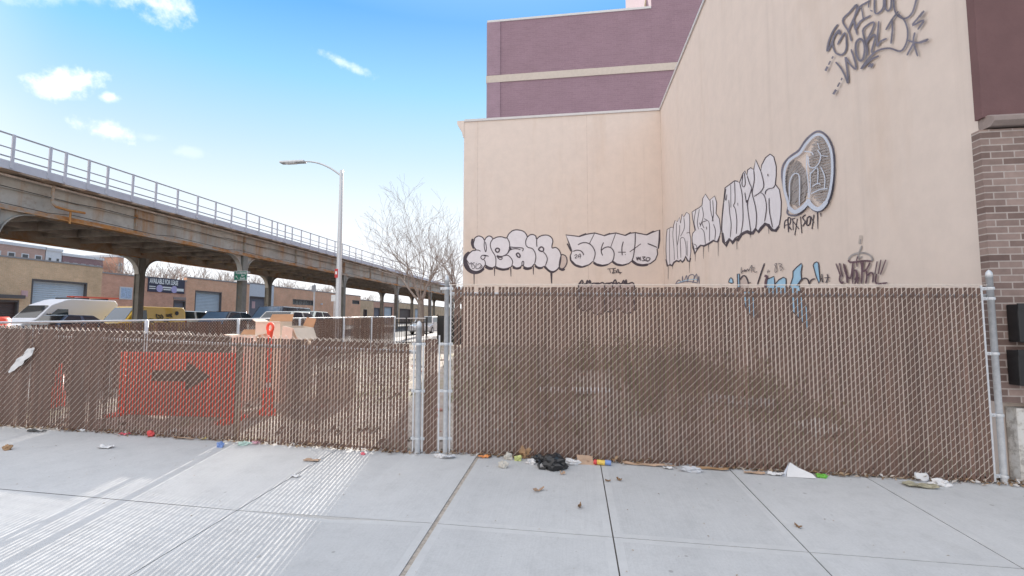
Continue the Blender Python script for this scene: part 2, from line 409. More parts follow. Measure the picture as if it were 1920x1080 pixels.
# ------------------------------------------------------------------ graffiti: sprayed paint films on the two walls
def cat_rom(P, closed=False, n=5):
    if len(P) < 3: return [tuple(p) for p in P]
    out = []; k = len(P)
    rng = range(k if closed else k - 1)
    g = (lambda i: P[i % k]) if closed else (lambda i: P[min(max(i, 0), k - 1)])
    for i in rng:
        p0, p1, p2, p3 = g(i - 1), g(i), g(i + 1), g(i + 2)
        for j in range(n):
            t = j / n
            out.append(tuple(.5 * ((2 * p1[c]) + (-p0[c] + p2[c]) * t + (2 * p0[c] - 5 * p1[c] + 4 * p2[c] - p3[c]) * t * t + (-p0[c] + 3 * p1[c] - 3 * p2[c] + p3[c]) * t ** 3) for c in (0, 1)))
    if not closed: out.append(tuple(P[-1]))
    return out
class Paint:
    """strokes drawn in the plane of one wall; (x0,y0,s) is the origin and scale of the measured survey picture"""
    def __init__(s, wall, x0, y0, sc):
        s.wall, s.x0, s.y0, s.sc = wall, x0, y0, sc; s.k = 0; s.mbs = {}
    def P(s, u, v, off):
        px, py = s.x0 + u / s.sc, s.y0 + v / s.sc
        return on_y(px, py, YB - off) if s.wall == 'rear' else on_x(px, py, XW - off)
    def mb(s, m): return s.mbs.setdefault(m, MB())
    def fill(s, m, P, smooth=True, off=.003):
        s.k += 1
        Q = cat_rom(P, True, 4) if smooth else P
        o = off + s.k * .0006
        V = [s.P(u, v, o) for u, v in Q]
        s.mb(m).add(V, [tuple(range(len(V)))])
    def stroke(s, m, w, *paths, closed=False, smooth=True, taper=False, mist=True):
        if mist and m in ('grey', 'plum', 'brown') and w > 15: s.stroke('mist', w * 1.8, *paths, closed=closed, smooth=smooth, taper=taper, mist=False)
        for P in paths:
            s.k += 1
            if len(P) == 1: P = [P[0], (P[0][0] + w * .6, P[0][1])]
            Q = cat_rom(P, closed, 4) if smooth else list(P)
            n = len(Q); V = []; F = []
            for i, (u, v) in enumerate(Q):
                a = Q[(i - 1) % n] if closed else Q[max(i - 1, 0)]
                b = Q[(i + 1) % n] if closed else Q[min(i + 1, n - 1)]
                dx, dy = b[0] - a[0], b[1] - a[1]; l = math.hypot(dx, dy) or 1
                ww = w / 2
                if taper: ww *= 1 - .55 * i / (n - 1)
                if not closed and i in (0, n - 1): ww *= .7
                o = .004 + s.k * .0006 + i * .00001
                V += [s.P(u - dy / l * ww, v + dx / l * ww, o), s.P(u + dy / l * ww, v - dx / l * ww, o)]
            for i in range(n if closed else n - 1):
                j = (i + 1) % n; F.append((2 * i, 2 * i + 1, 2 * j + 1, 2 * j))
            s.mb(m).add(V, F)
    def done(s, label):
        e = bpy.data.objects.new('graffiti', None); COL.objects.link(e); e.parent = bd; e['label'] = label
        for m, b in s.mbs.items(): b.build('paint_' + m, PM[m], e, recalc=False)
def spray(name, c, var=.12): 
    t = NT(name)
    return t.done(t.ramp(t.noise(3, 6, .7), [(.3, scal(c, 1 - var)), (.7, scal(c, 1 + var))]), .75, 0, .25)
def mist_mat():
    t = NT('overspray_mist'); m = t.done((.12, .11, .13), .8, 0, .1)
    t.link(t.math('MULTIPLY', t.fr(t.noise(60, 3, .6), .35, .7), .13), t.p.inputs['Alpha']); return m
PM = {'mist': mist_mat(), 'dark': spray('dark_spray', (.085, .07, .085), .3), 'silver': spray('silver_spray', (.75, .72, .76), .06), 'grey': spray('grey_spray', (.19, .18, .225), .25),
      'blue': spray('light_blue_spray', (.36, .58, .76)), 'pale': spray('pale_blue_spray', (.60, .65, .76), .06), 'brown': spray('brown_spray', (.36, .33, .325), .2),
      'plum': spray('plum_spray', (.14, .085, .105), .35), 'haze': spray('faint_overspray', (.56, .48, .43), .1), 'murk': spray('murky_spray', (.47, .385, .375), .2), 'ochre': spray('faded_fill', (.58, .48, .44), .1)}

g = Paint('rear', 865, 420, 9.56)                     # soft round bubble letters
sil = [(230,300),(245,250),(310,215),(380,240),(415,290),(440,250),(490,215),(540,230),(570,265),(640,235),(720,230),(790,250),(820,240),(850,180),(920,120),(1010,105),(1110,130),(1165,185),(1185,230),(1230,195),(1290,190),(1335,220),(1350,270),(1400,225),(1480,200),(1560,205),(1620,250),(1640,310),(1625,380),(1630,430),(1690,420),(1745,460),(1780,530),(1785,620),(1770,720),(1740,790),(1680,840),(1620,850),(1560,820),(1500,760),(1430,780),(1360,765),(1310,720),(1260,770),(1180,785),(1120,760),(1090,740),(1050,775),(980,785),(920,750),(870,780),(760,805),(660,785),(610,760),(560,785),(490,770),(430,740),(390,790),(330,835),(260,850),(180,825),(120,760),(90,680),(95,600),(140,530),(200,480),(260,465),(225,410),(215,350)]
dot = [(1790,560),(1840,555),(1880,590),(1895,670),(1870,750),(1820,800),(1770,790),(1755,720)]
g.stroke('dark', 60, [(150,510),(80,570),(60,660),(80,760),(150,840),(240,870),(330,850),(400,790)])
g.stroke('dark', 46, [(430,765),(500,800),(570,795)], [(610,780),(740,815),(860,795)], [(920,775),(1000,795),(1070,770)], [(1110,780),(1180,803),(1265,780)], [(1320,745),(1390,788),(1460,775)], [(1490,760),(1560,825),(1620,860),(1680,835),(1730,790)], [(1750,790),(1810,820),(1850,800)])
g.stroke('dark', 40, [(205,265),(190,350),(225,440)])
g.stroke('dark', 32, [(228,880),(228,1080)], [(595,780),(595,930)], [(885,790),(890,940)], [(1290,760),(1292,905)], smooth=False, taper=True)
g.stroke('dark', 60, [(1612,850),(1618,1065)], smooth=False, taper=True)
g.fill('silver', sil); g.fill('ochre', dot)
g.stroke('dark', 19, sil, dot, closed=True)
g.stroke('dark', 16, [(415,290),(410,400),(435,500),(450,430),(432,320)], [(260,465),(310,470),(345,490)], [(345,600),(370,565),(430,560),(490,580)], [(345,600),(390,640),(430,590)], [(410,640),(430,690),(425,745)],
  [(570,265),(530,320),(520,390),(550,480),(600,560),(620,640),(615,760)], [(820,245),(860,330),(865,420),(830,520),(760,570),(700,580),(640,570)], [(630,570),(680,630),(725,630),(730,590)], [(760,570),(830,560),(890,610),(920,680),(900,760)],
  [(870,410),(960,420),(1050,425),(1110,440),(1095,490)], [(830,530),(870,470),(930,445),(1000,445),(1060,460)], [(1085,740),(1090,680),(1110,670),(1120,700),(1110,760)],
  [(1185,230),(1155,300),(1160,380),(1200,420),(1270,440),(1320,510),(1335,600),(1315,710)], [(1350,270),(1350,350),(1355,405)], [(1470,500),(1520,560),(1540,640),(1505,750)])
g.stroke('dark', 30, [(870,400),(870,440),(900,445)], [(400,565),(450,575)], [(640,565),(680,590),(720,590)])
g.stroke('dark', 24, [(610,470),(635,435),(678,445),(675,490),(640,505)], [(985,540),(1020,520),(1052,560),(1045,595),(1010,585)], [(1385,450),(1430,410),(1472,435),(1465,485),(1420,485)], closed=True)
g.stroke('dark', 11, [(95,640),(110,700),(150,790)], [(95,640),(150,720),(180,690),(190,780)], [(240,690),(200,710),(240,760),(220,800),(190,790)], [(270,700),(260,790),(300,800),(340,770),(355,730),(320,710),(285,740)], [(355,730),(372,770),(330,800)])
g.done('silver round bubble letters with dark outline and drips on the rear wall')

g = Paint('rear', 1050, 420, 9.56)                    # pointed block letters
out = [(105,195),(350,225),(470,185),(620,160),(800,210),(890,180),(1000,160),(1170,205),(1260,165),(1350,155),(1555,195),(1680,140),(1790,105),(1785,280),(1765,440),(1740,445),(1750,540),(1710,640),(1620,710),(1500,735),(1380,710),(1300,650),(1230,710),(1120,735),(1020,715),(950,665),(870,720),(760,740),(660,715),(590,670),(520,730),(400,765),(280,730),(200,650),(185,570),(215,490),(160,340)]
g.stroke('dark', 44, [(195,560),(200,650),(270,730),(370,765),(470,740),(560,690)], [(600,690),(680,735),(780,740),(870,710)], [(940,670),(1010,720),(1100,735),(1200,710)], [(1290,660),(1370,720),(1480,740),(1580,725)])
g.fill('silver', out, False)
g.stroke('dark', 20, out, closed=True, smooth=False)
g.stroke('dark', 36, [(345,222),(470,172)], [(800,205),(900,168)], [(1170,205),(1270,152)], [(1555,192),(1680,128)], [(1785,110),(1782,280),(1762,440)], [(130,350),(200,490)], smooth=False)
g.stroke('dark', 18, [(620,165),(530,345)], [(320,375),(390,340),(470,335),(550,370),(610,450),(630,540),(600,660)], [(235,490),(300,470),(370,480),(410,520),(425,560)], [(1000,160),(910,410)], [(780,330),(745,420),(740,500),(765,565)], [(745,470),(800,425),(870,410),(930,440),(970,520),(960,620),(930,680)],
  [(1350,150),(1345,350),(1320,560),(1290,650)], [(1135,315),(1110,420),(1115,560)], [(1040,505),(1180,505)], [(1163,547),(1177,547)], [(1250,500),(1450,355)], [(1570,350),(1650,380),(1740,420)])
g.stroke('dark', 11, [(260,570),(290,545),(305,570),(270,610),(300,610)], [(320,610),(340,550),(365,540),(360,620)], [(325,585),(385,575)])
g.stroke('dark', 15, [(1370,590),(1385,650),(1400,590),(1420,640),(1435,590),(1450,660)], [(1470,590),(1530,590),(1490,620),(1530,650),(1470,660)], [(1550,600),(1545,660),(1600,650),(1612,610),(1560,600)], [(1560,650),(1580,680)])
g.stroke('dark', 16, [(850,805),(960,795)], [(885,800),(910,880)], [(1000,790),(955,810),(960,845),(940,880),(990,870)], [(960,840),(1000,835)], [(1000,880),(1040,810),(1060,880)], [(1010,860),(1110,870)], [(1070,900),(1090,865)])
g.done('silver pointed block letters with dark outline on the rear wall')

g = Paint('rear', 1050, 420, 9.56)                    # tops of a dark piece half hidden by the fence
for u0, u1, v1 in ((330, 560, 1560), (560, 800, 1620), (800, 960, 1580), (940, 1090, 1540), (1080, 1330, 1600)):
    q = [(u0, 1110), (u0 + 40, 1060), ((u0 + u1) / 2, 1075), (u1 - 30, 1050), (u1 + 5, 1130), (u1 - 15, 1300), (u1 + 10, v1 - 80), ((u0 + u1) / 2 + 20, v1), (u0 + 10, v1 - 60), (u0 + 25, 1330)]
    g.fill('murk', q); g.stroke('dark', 24, q, closed=True); g.stroke('dark', 18, [((u0 + u1) / 2 - 20, 1200), ((u0 + u1) / 2 + 15, 1320), ((u0 + u1) / 2 - 10, 1430)])
g.stroke('dark', 26, [(330,1090),(395,1010),(420,1075)], [(470,1075),(490,1010),(512,1070),(530,1010),(560,1060)], [(590,1060),(700,1055)], [(820,1060),(900,1055)], [(940,1070),(990,1000),(1015,1065)], [(1110,1070),(1140,1010),(1162,1060),(1185,1000),(1200,1080)])
g.done('dark spiky piece low on the rear wall, mostly hidden by the tall fence')

g = Paint('side', 1240, 380, 6.967)                   # first narrow piece next to the corner
sil = [(75,350),(130,320),(150,330),(180,230),(210,250),(235,190),(250,270),(270,150),(290,190),(330,125),(365,150),(372,260),(368,380),(385,480),(385,640),(370,760),(345,760),(320,700),(300,740),(270,775),(245,750),(220,765),(190,755),(160,790),(140,820),(115,800),(85,820),(65,740),(60,600),(65,450)]
g.fill('silver', sil, False)
g.stroke('dark', 9, sil, closed=True, smooth=False)
g.stroke('dark', 22, [(60,740),(80,830),(110,812),(140,825),(165,780),(200,758),(230,770),(250,750),(275,778),(300,750),(315,702),(345,760),(370,770),(382,720)], smooth=False)
g.stroke('dark', 7, [(110,340),(105,480),(110,800)], [(160,310),(150,420),(165,600),(170,750)], [(200,260),(195,400),(205,560),(215,740)], [(240,290),(235,400),(205,570)], [(295,200),(300,330),(250,440)], [(250,470),(270,455),(300,470),(320,560),(325,690)], [(330,400),(350,390),(375,400)], [(245,470),(250,560),(255,720)], [(335,500),(340,700)])
g.stroke('dark', 8, [(88,820),(88,1000)], [(148,800),(148,870)], [(365,760),(365,915)], smooth=False, taper=True)
g.done('narrow silver bubble piece on the side wall beside the inner corner')
g = Paint('side', 1220, 220, 4)                       # second, small piece
sil = [(410,575),(440,622),(480,590),(495,640),(490,720),(515,760),(525,850),(510,930),(490,930),(470,920),(440,940),(400,960),(370,960),(350,990),(330,1020),(315,980),(310,900),(315,870),(332,850),(315,760),(310,710),(340,690),(360,680),(385,660),(390,610)]
g.fill('silver', sil, False); g.stroke('dark', 6, sil, closed=True, smooth=False)
g.stroke('dark', 13, [(312,940),(332,1025),(350,985),(375,960),(400,965),(440,945),(470,925),(500,935),(518,890)], smooth=False)
g.stroke('dark', 4.5, [(340,690),(325,780),(340,850)], [(365,690),(350,790),(360,840)], [(385,670),(395,740),(370,820)], [(400,760),(420,770),(440,800),(440,930)], [(445,620),(450,700),(470,780)], [(465,620),(470,730),(460,780)], [(375,830),(400,860),(410,950)], [(400,830),(385,790),(420,775)], [(470,800),(485,850),(480,920)], [(325,950),(340,960),(345,980),(330,985)])
g.stroke('dark', 7, [(367,790),(372,810)], [(418,820),(420,840)], [(462,740),(464,775)])
g.stroke('dark', 5, [(333,1020),(334,1080)], [(395,970),(395,1060)], [(432,945),(434,1010)], [(505,930),(505,1040)], smooth=False, taper=True)
g.done('smallest silver bubble piece on the side wall, second from the inner corner')
g = Paint('side', 1340, 280, 5.684)                   # third, large piece
sil = [(110,410),(160,375),(210,335),(240,340),(265,355),(300,260),(320,230),(345,280),(350,220),(385,195),(415,220),(437,110),(490,230),(500,170),(540,90),(590,50),(630,80),(655,180),(655,280),(645,370),(690,430),(710,560),(705,700),(690,800),(660,850),(630,860),(605,840),(580,800),(530,785),(490,850),(460,870),(435,840),(405,880),(385,880),(350,865),(310,880),(270,920),(240,930),(215,950),(190,980),(160,950),(110,1000),(85,960),(75,850),(80,740),(95,560)]
g.fill('silver', sil, False); g.stroke('dark', 11, sil, closed=True, smooth=False)
g.stroke('dark', 32, [(82,890),(95,985),(120,1030),(155,960),(190,1000),(220,955),(245,970),(285,905),(340,878),(380,895),(405,895),(435,850),(465,880),(500,835),(540,795),(580,820),(610,860),(650,868),(685,820)], smooth=False)
g.stroke('dark', 14, [(95,560),(78,740),(74,860)], [(110,410),(98,560)])
g.stroke('dark', 8, [(120,420),(110,500),(120,545),(130,480)], [(150,540),(160,680),(175,800),(165,940)], [(170,380),(172,620)], [(212,340),(215,460),(215,560),(200,600),(220,640),(235,760),(230,900)], [(245,570),(247,600)], [(265,355),(290,470),(298,600),(300,760),(280,890)], [(300,270),(290,370),(310,400),(325,360),(315,250)], [(345,280),(370,360),(390,420),(350,560),(350,620),(370,780),(385,880)], [(320,460),(335,560),(345,560)], [(415,220),(420,330),(400,440),(400,480),(430,600),(445,720),(435,850)], [(490,230),(515,330),(520,400),(480,460),(420,500)], [(490,460),(530,500),(550,620),(530,770)], [(645,375),(620,410),(570,420),(540,450),(540,480)], [(578,520),(580,640),(600,760),(615,830)])
g.stroke('dark', 14, [(565,262),(567,285)], [(345,540),(347,600)], [(392,420),(395,450)])
g.stroke('dark', 10, [(233,940),(235,1065)], [(570,800),(575,900)], [(375,890),(380,940)], smooth=False, taper=True)
g.done('large silver bubble piece on the side wall beside the hatched oval pair')
g = Paint('side', 1455, 235, 5.143)                   # hatched twin ovals
outl = [(58,500),(62,410),(90,350),(150,290),(220,240),(280,150),(330,100),(390,60),(450,70),(510,130),(550,230),(562,380),(555,540),(530,680),(480,780),(420,830),(360,815),(305,765),(250,840),(180,870),(110,850),(118,770),(82,640)]
g.stroke('grey', 18, outl, closed=True)
for cx, cy, rx, ry, sl in ((195, 560, 112, 225, .9), (425, 430, 112, 320, .22)):
    v = cy - ry * 1.3
    while v < cy + ry * 1.3:
        P = []
        for i in range(25):
            u = cx - rx + 2 * rx * i / 24; y = v - sl * (u - cx)
            if ((u - cx) / rx) ** 2 + ((y - cy) / ry) ** 2 < 1: P.append((u + random.uniform(-2, 2), y + random.uniform(-4, 4)))
        if len(P) > 2: g.stroke('brown', random.uniform(12, 20), P)
        v += 27
band = [(77,520),(85,425),(130,335),(225,270),(295,170),(375,95),(440,95),(490,150),(530,250),(542,400),(532,560),(500,700),(445,785),(390,800),(335,755),(308,720),(270,790),(200,835),(135,815),(112,730),(82,620)]
g.stroke('pale', 24, band, closed=True)
g.stroke('pale', 40, [(120,790),(180,835),(250,800),(300,745)], [(310,745),(370,800),(430,800),(490,730)])
g.stroke('pale', 10, [(130,740),(130,560),(160,480),(200,465),(225,510),(225,780)], [(300,280),(295,420),(310,560),(310,700)], [(330,450),(330,600),(320,700)], [(310,300),(320,390),(360,410),(410,370),(430,290),(400,240)], [(270,250),(340,260),(360,290)], [(330,470),(400,410),(400,570)], [(350,590),(400,560),(430,570)], [(430,400),(470,500),(465,620)], [(430,290),(500,300)], [(400,170),(420,230)], [(340,660),(420,620),(500,610)])
g.done('brown hatched pair of ovals outlined in pale blue on the side wall')
g = Paint('side', 1455, 235, 5.143)
g.stroke('dark', 12, [(80,995),(85,930),(110,915),(125,1000)], [(85,965),(120,955)], [(120,1030),(115,900),(140,900),(135,950),(115,960),(150,1010)], [(140,905),(185,895)], [(160,900),(165,1010)], [(160,920),(220,1000)], [(205,900),(180,1060)], [(235,880),(248,1040)], [(285,860),(255,890),(280,930),(255,975)], [(300,890),(330,880),(325,950),(295,960),(300,890)], [(335,880),(362,940)], [(365,860),(345,1000)])
g.stroke('dark', 16, [(398,840),(402,1000)], [(430,845),(432,880)], smooth=False, taper=True)
g.done('small dark handwritten tag with drips right under the hatched ovals')

g = Paint('side', 1535, 0, 5.684)                     # two-line handstyle high up
g.stroke('grey', 19, [(205,260),(160,320),(110,430),(90,545),(130,480),(170,380),(215,320),(228,360),(190,350),(155,410),(150,480),(180,560),(240,585),(285,545),(297,470),(278,350),(200,475)],
  [(350,440),(320,340),(255,220),(330,130),(405,50),(395,140),(340,270),(310,340)], [(390,320),(375,220),(410,370)], [(395,155),(440,70),(545,10)], [(455,80),(475,200)], [(405,300),(440,230),(555,165)],
  [(545,-60),(530,80)], [(595,-60),(598,130),(650,130),(690,70),(690,-40)], [(705,-60),(710,80),(740,115),(770,70),(775,-60)], [(795,-60),(810,110),(860,180),(930,195),(1000,130),(1040,-20),(1020,-60)],
  [(180,660),(240,730),(290,830),(310,885),(305,760),(285,610),(330,680),(395,735),(385,650),(345,525)], [(520,590),(510,480),(470,330),(530,260),(590,240),(570,320),(500,460),(560,390),(605,380),(565,540),(578,560)], [(640,225),(630,350),(620,490),(660,440),(725,410)], [(770,465),(785,320),(780,205)], [(715,320),(780,210),(850,120)],
  [(850,150),(920,230),(950,350),(930,470),(870,545),(760,515),(650,530),(560,590),(450,735),(550,640),(640,595)], [(530,715),(555,680),(560,715),(580,675)], [(1025,345),(1010,440),(1055,600)], [(940,590),(1000,480),(1020,440)], [(950,430),(1060,455),(1170,415)], [(1125,115),(1060,190),(1000,270),(1120,215),(1055,315)], [(550,110),(575,120)])
g.stroke('grey', 24, [(440,415),(398,460),(398,560),(430,640),(470,630),(490,540),(480,450)], closed=True)
g.stroke('grey', 22, [(155,600),(140,625)], [(125,650),(105,690)], [(250,830),(240,855)], [(225,880),(200,925)])
g.stroke('grey', 34, [(95,710),(72,755)], [(185,955),(155,1005)], [(1070,455),(1160,425)], [(1110,130),(1070,180)])
g.done('two line grey handstyle tag with stars and dashes high on the side wall')

g = Paint('side', 1355, 470, 9.143)                   # light blue piece behind the fence top
blue = [[(100,540),(115,490),(140,460),(170,490),(180,550),(150,560)], [(250,400),(285,395),(292,560),(300,700),(250,700),(255,560)],
        [(760,490),(880,440),(885,490),(890,570),(900,760),(740,760),(740,580)], [(900,570),(960,500),(1040,455),(1085,480),(1085,570),(1080,760),(900,760)],
        [(1165,570),(1200,460),(1205,350),(1270,280),(1350,215),(1360,260),(1340,370),(1350,480),(1300,560),(1350,760),(1500,1100),(1480,1380),(1330,1180),(1160,1000),(1140,640)], [(1550,250),(1570,210),(1610,190),(1640,210),(1650,330),(1670,500),(1650,560),(1600,440)],
        [(330,700),(560,700),(600,1150),(500,1150),(400,1000)]]
g.fill('ochre', [(295,500),(340,435),(390,440),(430,520),(440,570),(440,700),(290,700)])
for q in blue: g.fill('blue', q, False)
g.stroke('dark', 17, *blue, closed=True, smooth=False)
g.stroke('dark', 22, [(595,580),(650,400),(715,215)], [(1270,600),(1350,500),(1410,470),(1460,500),(1480,565),(1520,500),(1580,480)], [(295,500),(340,435),(390,440),(430,520),(440,570)])
g.stroke('plum', 40, [(715,430),(760,450),(740,520),(730,640)])
g.stroke('dark', 24, [(1700,400),(1705,540)], [(1690,470),(1720,540)])
g.stroke('dark', 20, [(1745,465),(1835,460)], [(1790,400),(1800,470),(1765,555)], [(1830,520),(1840,525)], [(440,560),(480,545)])
g.stroke('dark', 9, [(320,280),(315,390),(350,330),(345,360),(380,320),(370,360),(400,330),(395,360),(430,310),(440,350),(470,300),(500,250),(490,380)], [(510,290),(545,290),(520,330),(550,370),(590,355)], [(890,230),(930,220),(900,290),(895,370),(930,350),(920,280),(880,240)], [(960,210),(990,340)], [(960,220),(1010,230),(985,270),(1030,290),(990,345)], [(1040,325),(1048,325)], [(1062,320),(1070,320)])
g.stroke('dark', 12, [(755,355),(805,350)], [(780,325),(770,388)])
g.done('light blue letter piece with dark outline just above the tall fence on the side wall')
g = Paint('side', 1555, 430, 9.82)                    # plum tag with a halo and a small flame
g.stroke('haze', 70, [(585,110),(575,180),(560,270)]); g.stroke('brown', 34, [(575,180),(565,270)])
g.stroke('brown', 30, [(600,300),(570,380),(530,480),(550,540),(605,500)]); g.stroke('brown', 34, [(350,560),(400,490),(520,440),(640,435),(750,480),(795,550),(770,585)])
g.stroke('plum', 32, [(770,585),(640,580),(480,600),(380,605),(350,565)], [(120,630),(200,840)], [(185,620),(240,870)], [(265,640),(310,800),(330,990)], [(260,630),(300,800),(350,890),(400,870),(435,620)], [(432,620),(430,1000)], [(450,760),(490,760),(500,860),(470,940)], [(500,600),(510,690)], [(575,570),(600,740),(590,1000)], [(620,600),(610,760),(680,740),(750,610)], [(680,760),(690,860),(670,1000)], [(700,850),(760,800),(805,830),(800,980)], [(870,820),(860,990),(1070,985)], [(880,590),(840,820)], [(950,560),(905,820)], [(1040,560),(940,830)], [(200,840),(190,940),(230,990),(260,960)], [(505,780),(510,900),(470,1000)], [(540,880),(520,1000)], [(520,500),(500,580)])
g.done('plum coloured tag with a halo and ticks, nearest the brick pier on the side wall')
g = Paint('side', 1240, 380, 6.967)
g.stroke('grey', 13, [(190,1050),(230,1010),(270,1040),(275,960),(290,1040),(330,950),(340,1040),(360,960),(400,940),(430,960),(410,1050),(460,930),(470,1040),(490,960),(495,1060)], [(180,1060),(340,1030),(480,1050)])
g.stroke('blue', 8, [(210,1050),(300,1020),(420,1000),(470,1010)])
g.done('small blue grey scribble low on the side wall near the inner corner')
# ------------------------------------------------------------------ chain-link fences with brown privacy slats
W = .038
def chain_panel(fence, along, s0, s1, zb, zt, slat_rng, seg=2, ns=4, r=.0021, tips=False, width=.76, close=None):
    """along(s, d, z) -> world point: s runs along the fence, d is the depth towards the street side (-)"""
    sl, wi = MB(), MB()
    n = int((s1 - s0) / W)
    for i in range(n):
        a = s0 + i * W; c = a + W / 2
        if slat_rng[0] < c < slat_rng[1]:
            nz = mnoise.noise((c * 1.3, zt(c) * 2, 1.7))
            wd = W * min(.94, max(.6, width + .12 * nz + random.uniform(-.05, .05)))
            if close and XA3 < c < XA4: wd = W * random.uniform(.62, .70)
            if close: wd = max(wd, W * close(c) * (1 if random.random() > .14 else .82))
            tw = random.gauss(0, .10) + .25 * mnoise.noise((c * .8, 5, 2)); ln = random.gauss(0, .0012)
            b0 = zb(c) + random.uniform(0, .03); t0 = zt(c) - random.uniform(.018, .03) - (random.uniform(.02, .09) if random.random() < .03 else 0)
            ca, sa = math.cos(tw), math.sin(tw); P = []
            for z, o in ((b0, ln), (t0, -ln)):
                for x, y in ((-.5, -.5), (.5, -.5), (.5, .5), (-.5, .5)):
                    x *= wd; y *= .0014; P.append(along(c + o + x * ca - y * sa, x * sa + y * ca, z))
            sl.add(P, [(0, 3, 2, 1), (4, 5, 6, 7), (0, 1, 5, 4), (1, 2, 6, 5), (2, 3, 7, 6), (3, 0, 4, 7)])
        # one zig-zag wire: front legs rise to the right, back legs rise to the left
        z = zb(a) - .02; k0 = math.floor(z / W); k0 -= (k0 - i) % 2
        pts = []; k = k0
        while k * W < zt(c) + .004:
            fr = (k - k0) % 2 == 0
            xa, xb = (a, a + W) if fr else (a + W, a)
            pts.append(along(xa, 0, k * W))
            if seg == 2: pts.append(along(c, -.006 if fr else .006, (k + .5) * W))
            k += 1
        wi.tube(pts, r, ns, False)
    if tips:
        s = s0 + W
        while s < s1:
            z = zt(s)
            wi.tube([along(s - W * .8, -.004, z - .028), along(s, -.002, z + .012), along(s + W * .8, .004, z - .028)], .0028, 4, False); s += 2 * W
    sl.build('privacy_slats', M['slat'], fence, recalc=False)
    wi.build('wire_mesh', M['wire'], fence, recalc=False)
front = lambda s, d, z: (s, YF + d, z)
def post(name, fence, pt_top, pt_bot, r, cap=True, y=0):
    a = on_y(*pt_top, YF + y); c = on_y(*pt_bot, YF + y)
    X = (a.x + c.x) / 2; z1 = a.z; z0 = c.z - .25
    b = MB(); b.lathe((a.x, YF + y, 0), [(r, z0), (r, z1 - .05)] + ([(r * 1.05, z1 - .05), (r * 1.05, z1 - .02), (r * .9, z1 + .0), (r * .55, z1 + .015), (.001, z1 + .028)] if cap else [(r, z1), (.001, z1)]), 16)
    return b.build(name, M['galv'], fence), a.x
def bands(po, X, zs, r, side, Y=YF):
    for z in zs:
        b = MB(); b.lathe((X, Y, 0), [(r + .006, z - .014), (r + .009, z), (r + .006, z + .014)], 16)
        for sd in side: b.obox((X + sd * (r + .022), Y, z), .05, .012, .03); b.tube([(X + sd * (r + .025), Y - .02, z), (X + sd * (r + .025), Y + .02, z)], .007, 6)
        b.build('tension_band', M['galv'], po)
def bar(fence, X, z0, z1, Y=YF):
    b = MB(); b.box((X - .008, Y - .004, z0), (X + .008, Y + .004, z1)); b.build('tension_bar', M['galv'], fence)
def zpx(py, px): return on_y(px, py, YF).z

lx1 = on_y(764, 700, YF).x; lx0 = -8.5
lf = thing('low_chain_link_fence', 'low chain link fence with brown slats and saw-tooth wire tips left of the gate posts', 'fence', ((lx0 + lx1) / 2, YF, base(-4)))
xp = on_y(784, 700, YF).x
XA0, XA1, XA2 = (on_y(q_, 700, YF).x for q_ in (97, 131, 205)); XA3, XA4 = (on_y(q_, 700, YF).x for q_ in (206, 525))
chain_panel(lf, front, lx0, xp - .045, base, ltop, (lx0, lx1), tips=True, close=lambda s: random.uniform(.90, .985) if (s < XA0 or XA1 < s < XA2) else .5)
p, X = post('end_post', lf, (786, 606), (781, 851), .031)
bands(p, X, [zpx(y, 784) for y in (645, 733, 822)], .031, (-1, 1))
bar(lf, xp - .05, base(xp) + .03, ltop(xp) - .02); bar(lf, xp + .055, base(xp) + .03, ltop(xp) - .01)
b = MB(); b.tube([(lx0, YF + .05, ltop(lx0) - .115), (xp - .03, YF + .05, ltop(xp) - .115)], .02, 10); b.build('top_rail', M['galv'], lf)
for px in (178, 448, 20):
    Xp = on_y(px, 700, YF + .06).x
    b = MB(); b.lathe((Xp, YF + .055, 0), [(.028, base(Xp) - .2), (.028, ltop(Xp) - .1), (.001, ltop(Xp) - .08)], 12); b.build('line_post', M['dark_steel'], lf)

nx0, nx1 = on_y(797, 700, YF).x, on_y(824, 700, YF).x
nf = thing('narrow_fence_panel', 'narrow slatted chain link panel squeezed between the short and the tall grey post', 'fence panel', ((nx0 + nx1) / 2, YF, base(-.9)))
ntop = lambda s: zpx(632, 810)
chain_panel(nf, front, nx0 - .01, nx1 + .01, base, ntop, (nx0 - .005, nx1 - .005), tips=True, width=.9)
bar(nf, nx1 - .004, base(nx1) + .02, ntop(0) + .02)

rx0, rx1 = on_y(849, 700, YF).x, on_y(1847, 600, YF).x
rf = thing('tall_chain_link_fence', 'tall chain link fence with brown privacy slats between the tall posts and the brick pier', 'fence', ((rx0 + rx1) / 2, YF, base(1.5)))
chain_panel(rf, front, rx0 - .03, rx1 + .02, base, rtop, (rx0, rx1 - .03))
p, X = post('end_post', rf, (838, 520), (832, 852), .026)
bands(p, X, [zpx(y, 836) for y in (541, 645, 733, 822)], .026, (-1, 1))
bar(rf, rx0 - .03, base(rx0) + .02, rtop(rx0))
p, X = post('corner_post', rf, (1854, 511), (1880, 908), .026)
bands(p, X, [zpx(y, 1860) for y in (541, 560, 663, 778, 892)], .026, (-1,))
bar(rf, X - .075, base(X) + .02, rtop(X))
b = MB(); b.tube([(rx0 - .04, YF + .05, rtop(rx0) - .10), (X, YF + .05, rtop(X) - .10)], .021, 10); b.build('top_rail', M['galv'], rf)
b = MB(); b.tube([(rx0 - .04, YF, rtop(rx0) + .002), (X, YF, rtop(X) + .002)], .0045, 6); b.build('top_wire', M['wire'], rf)

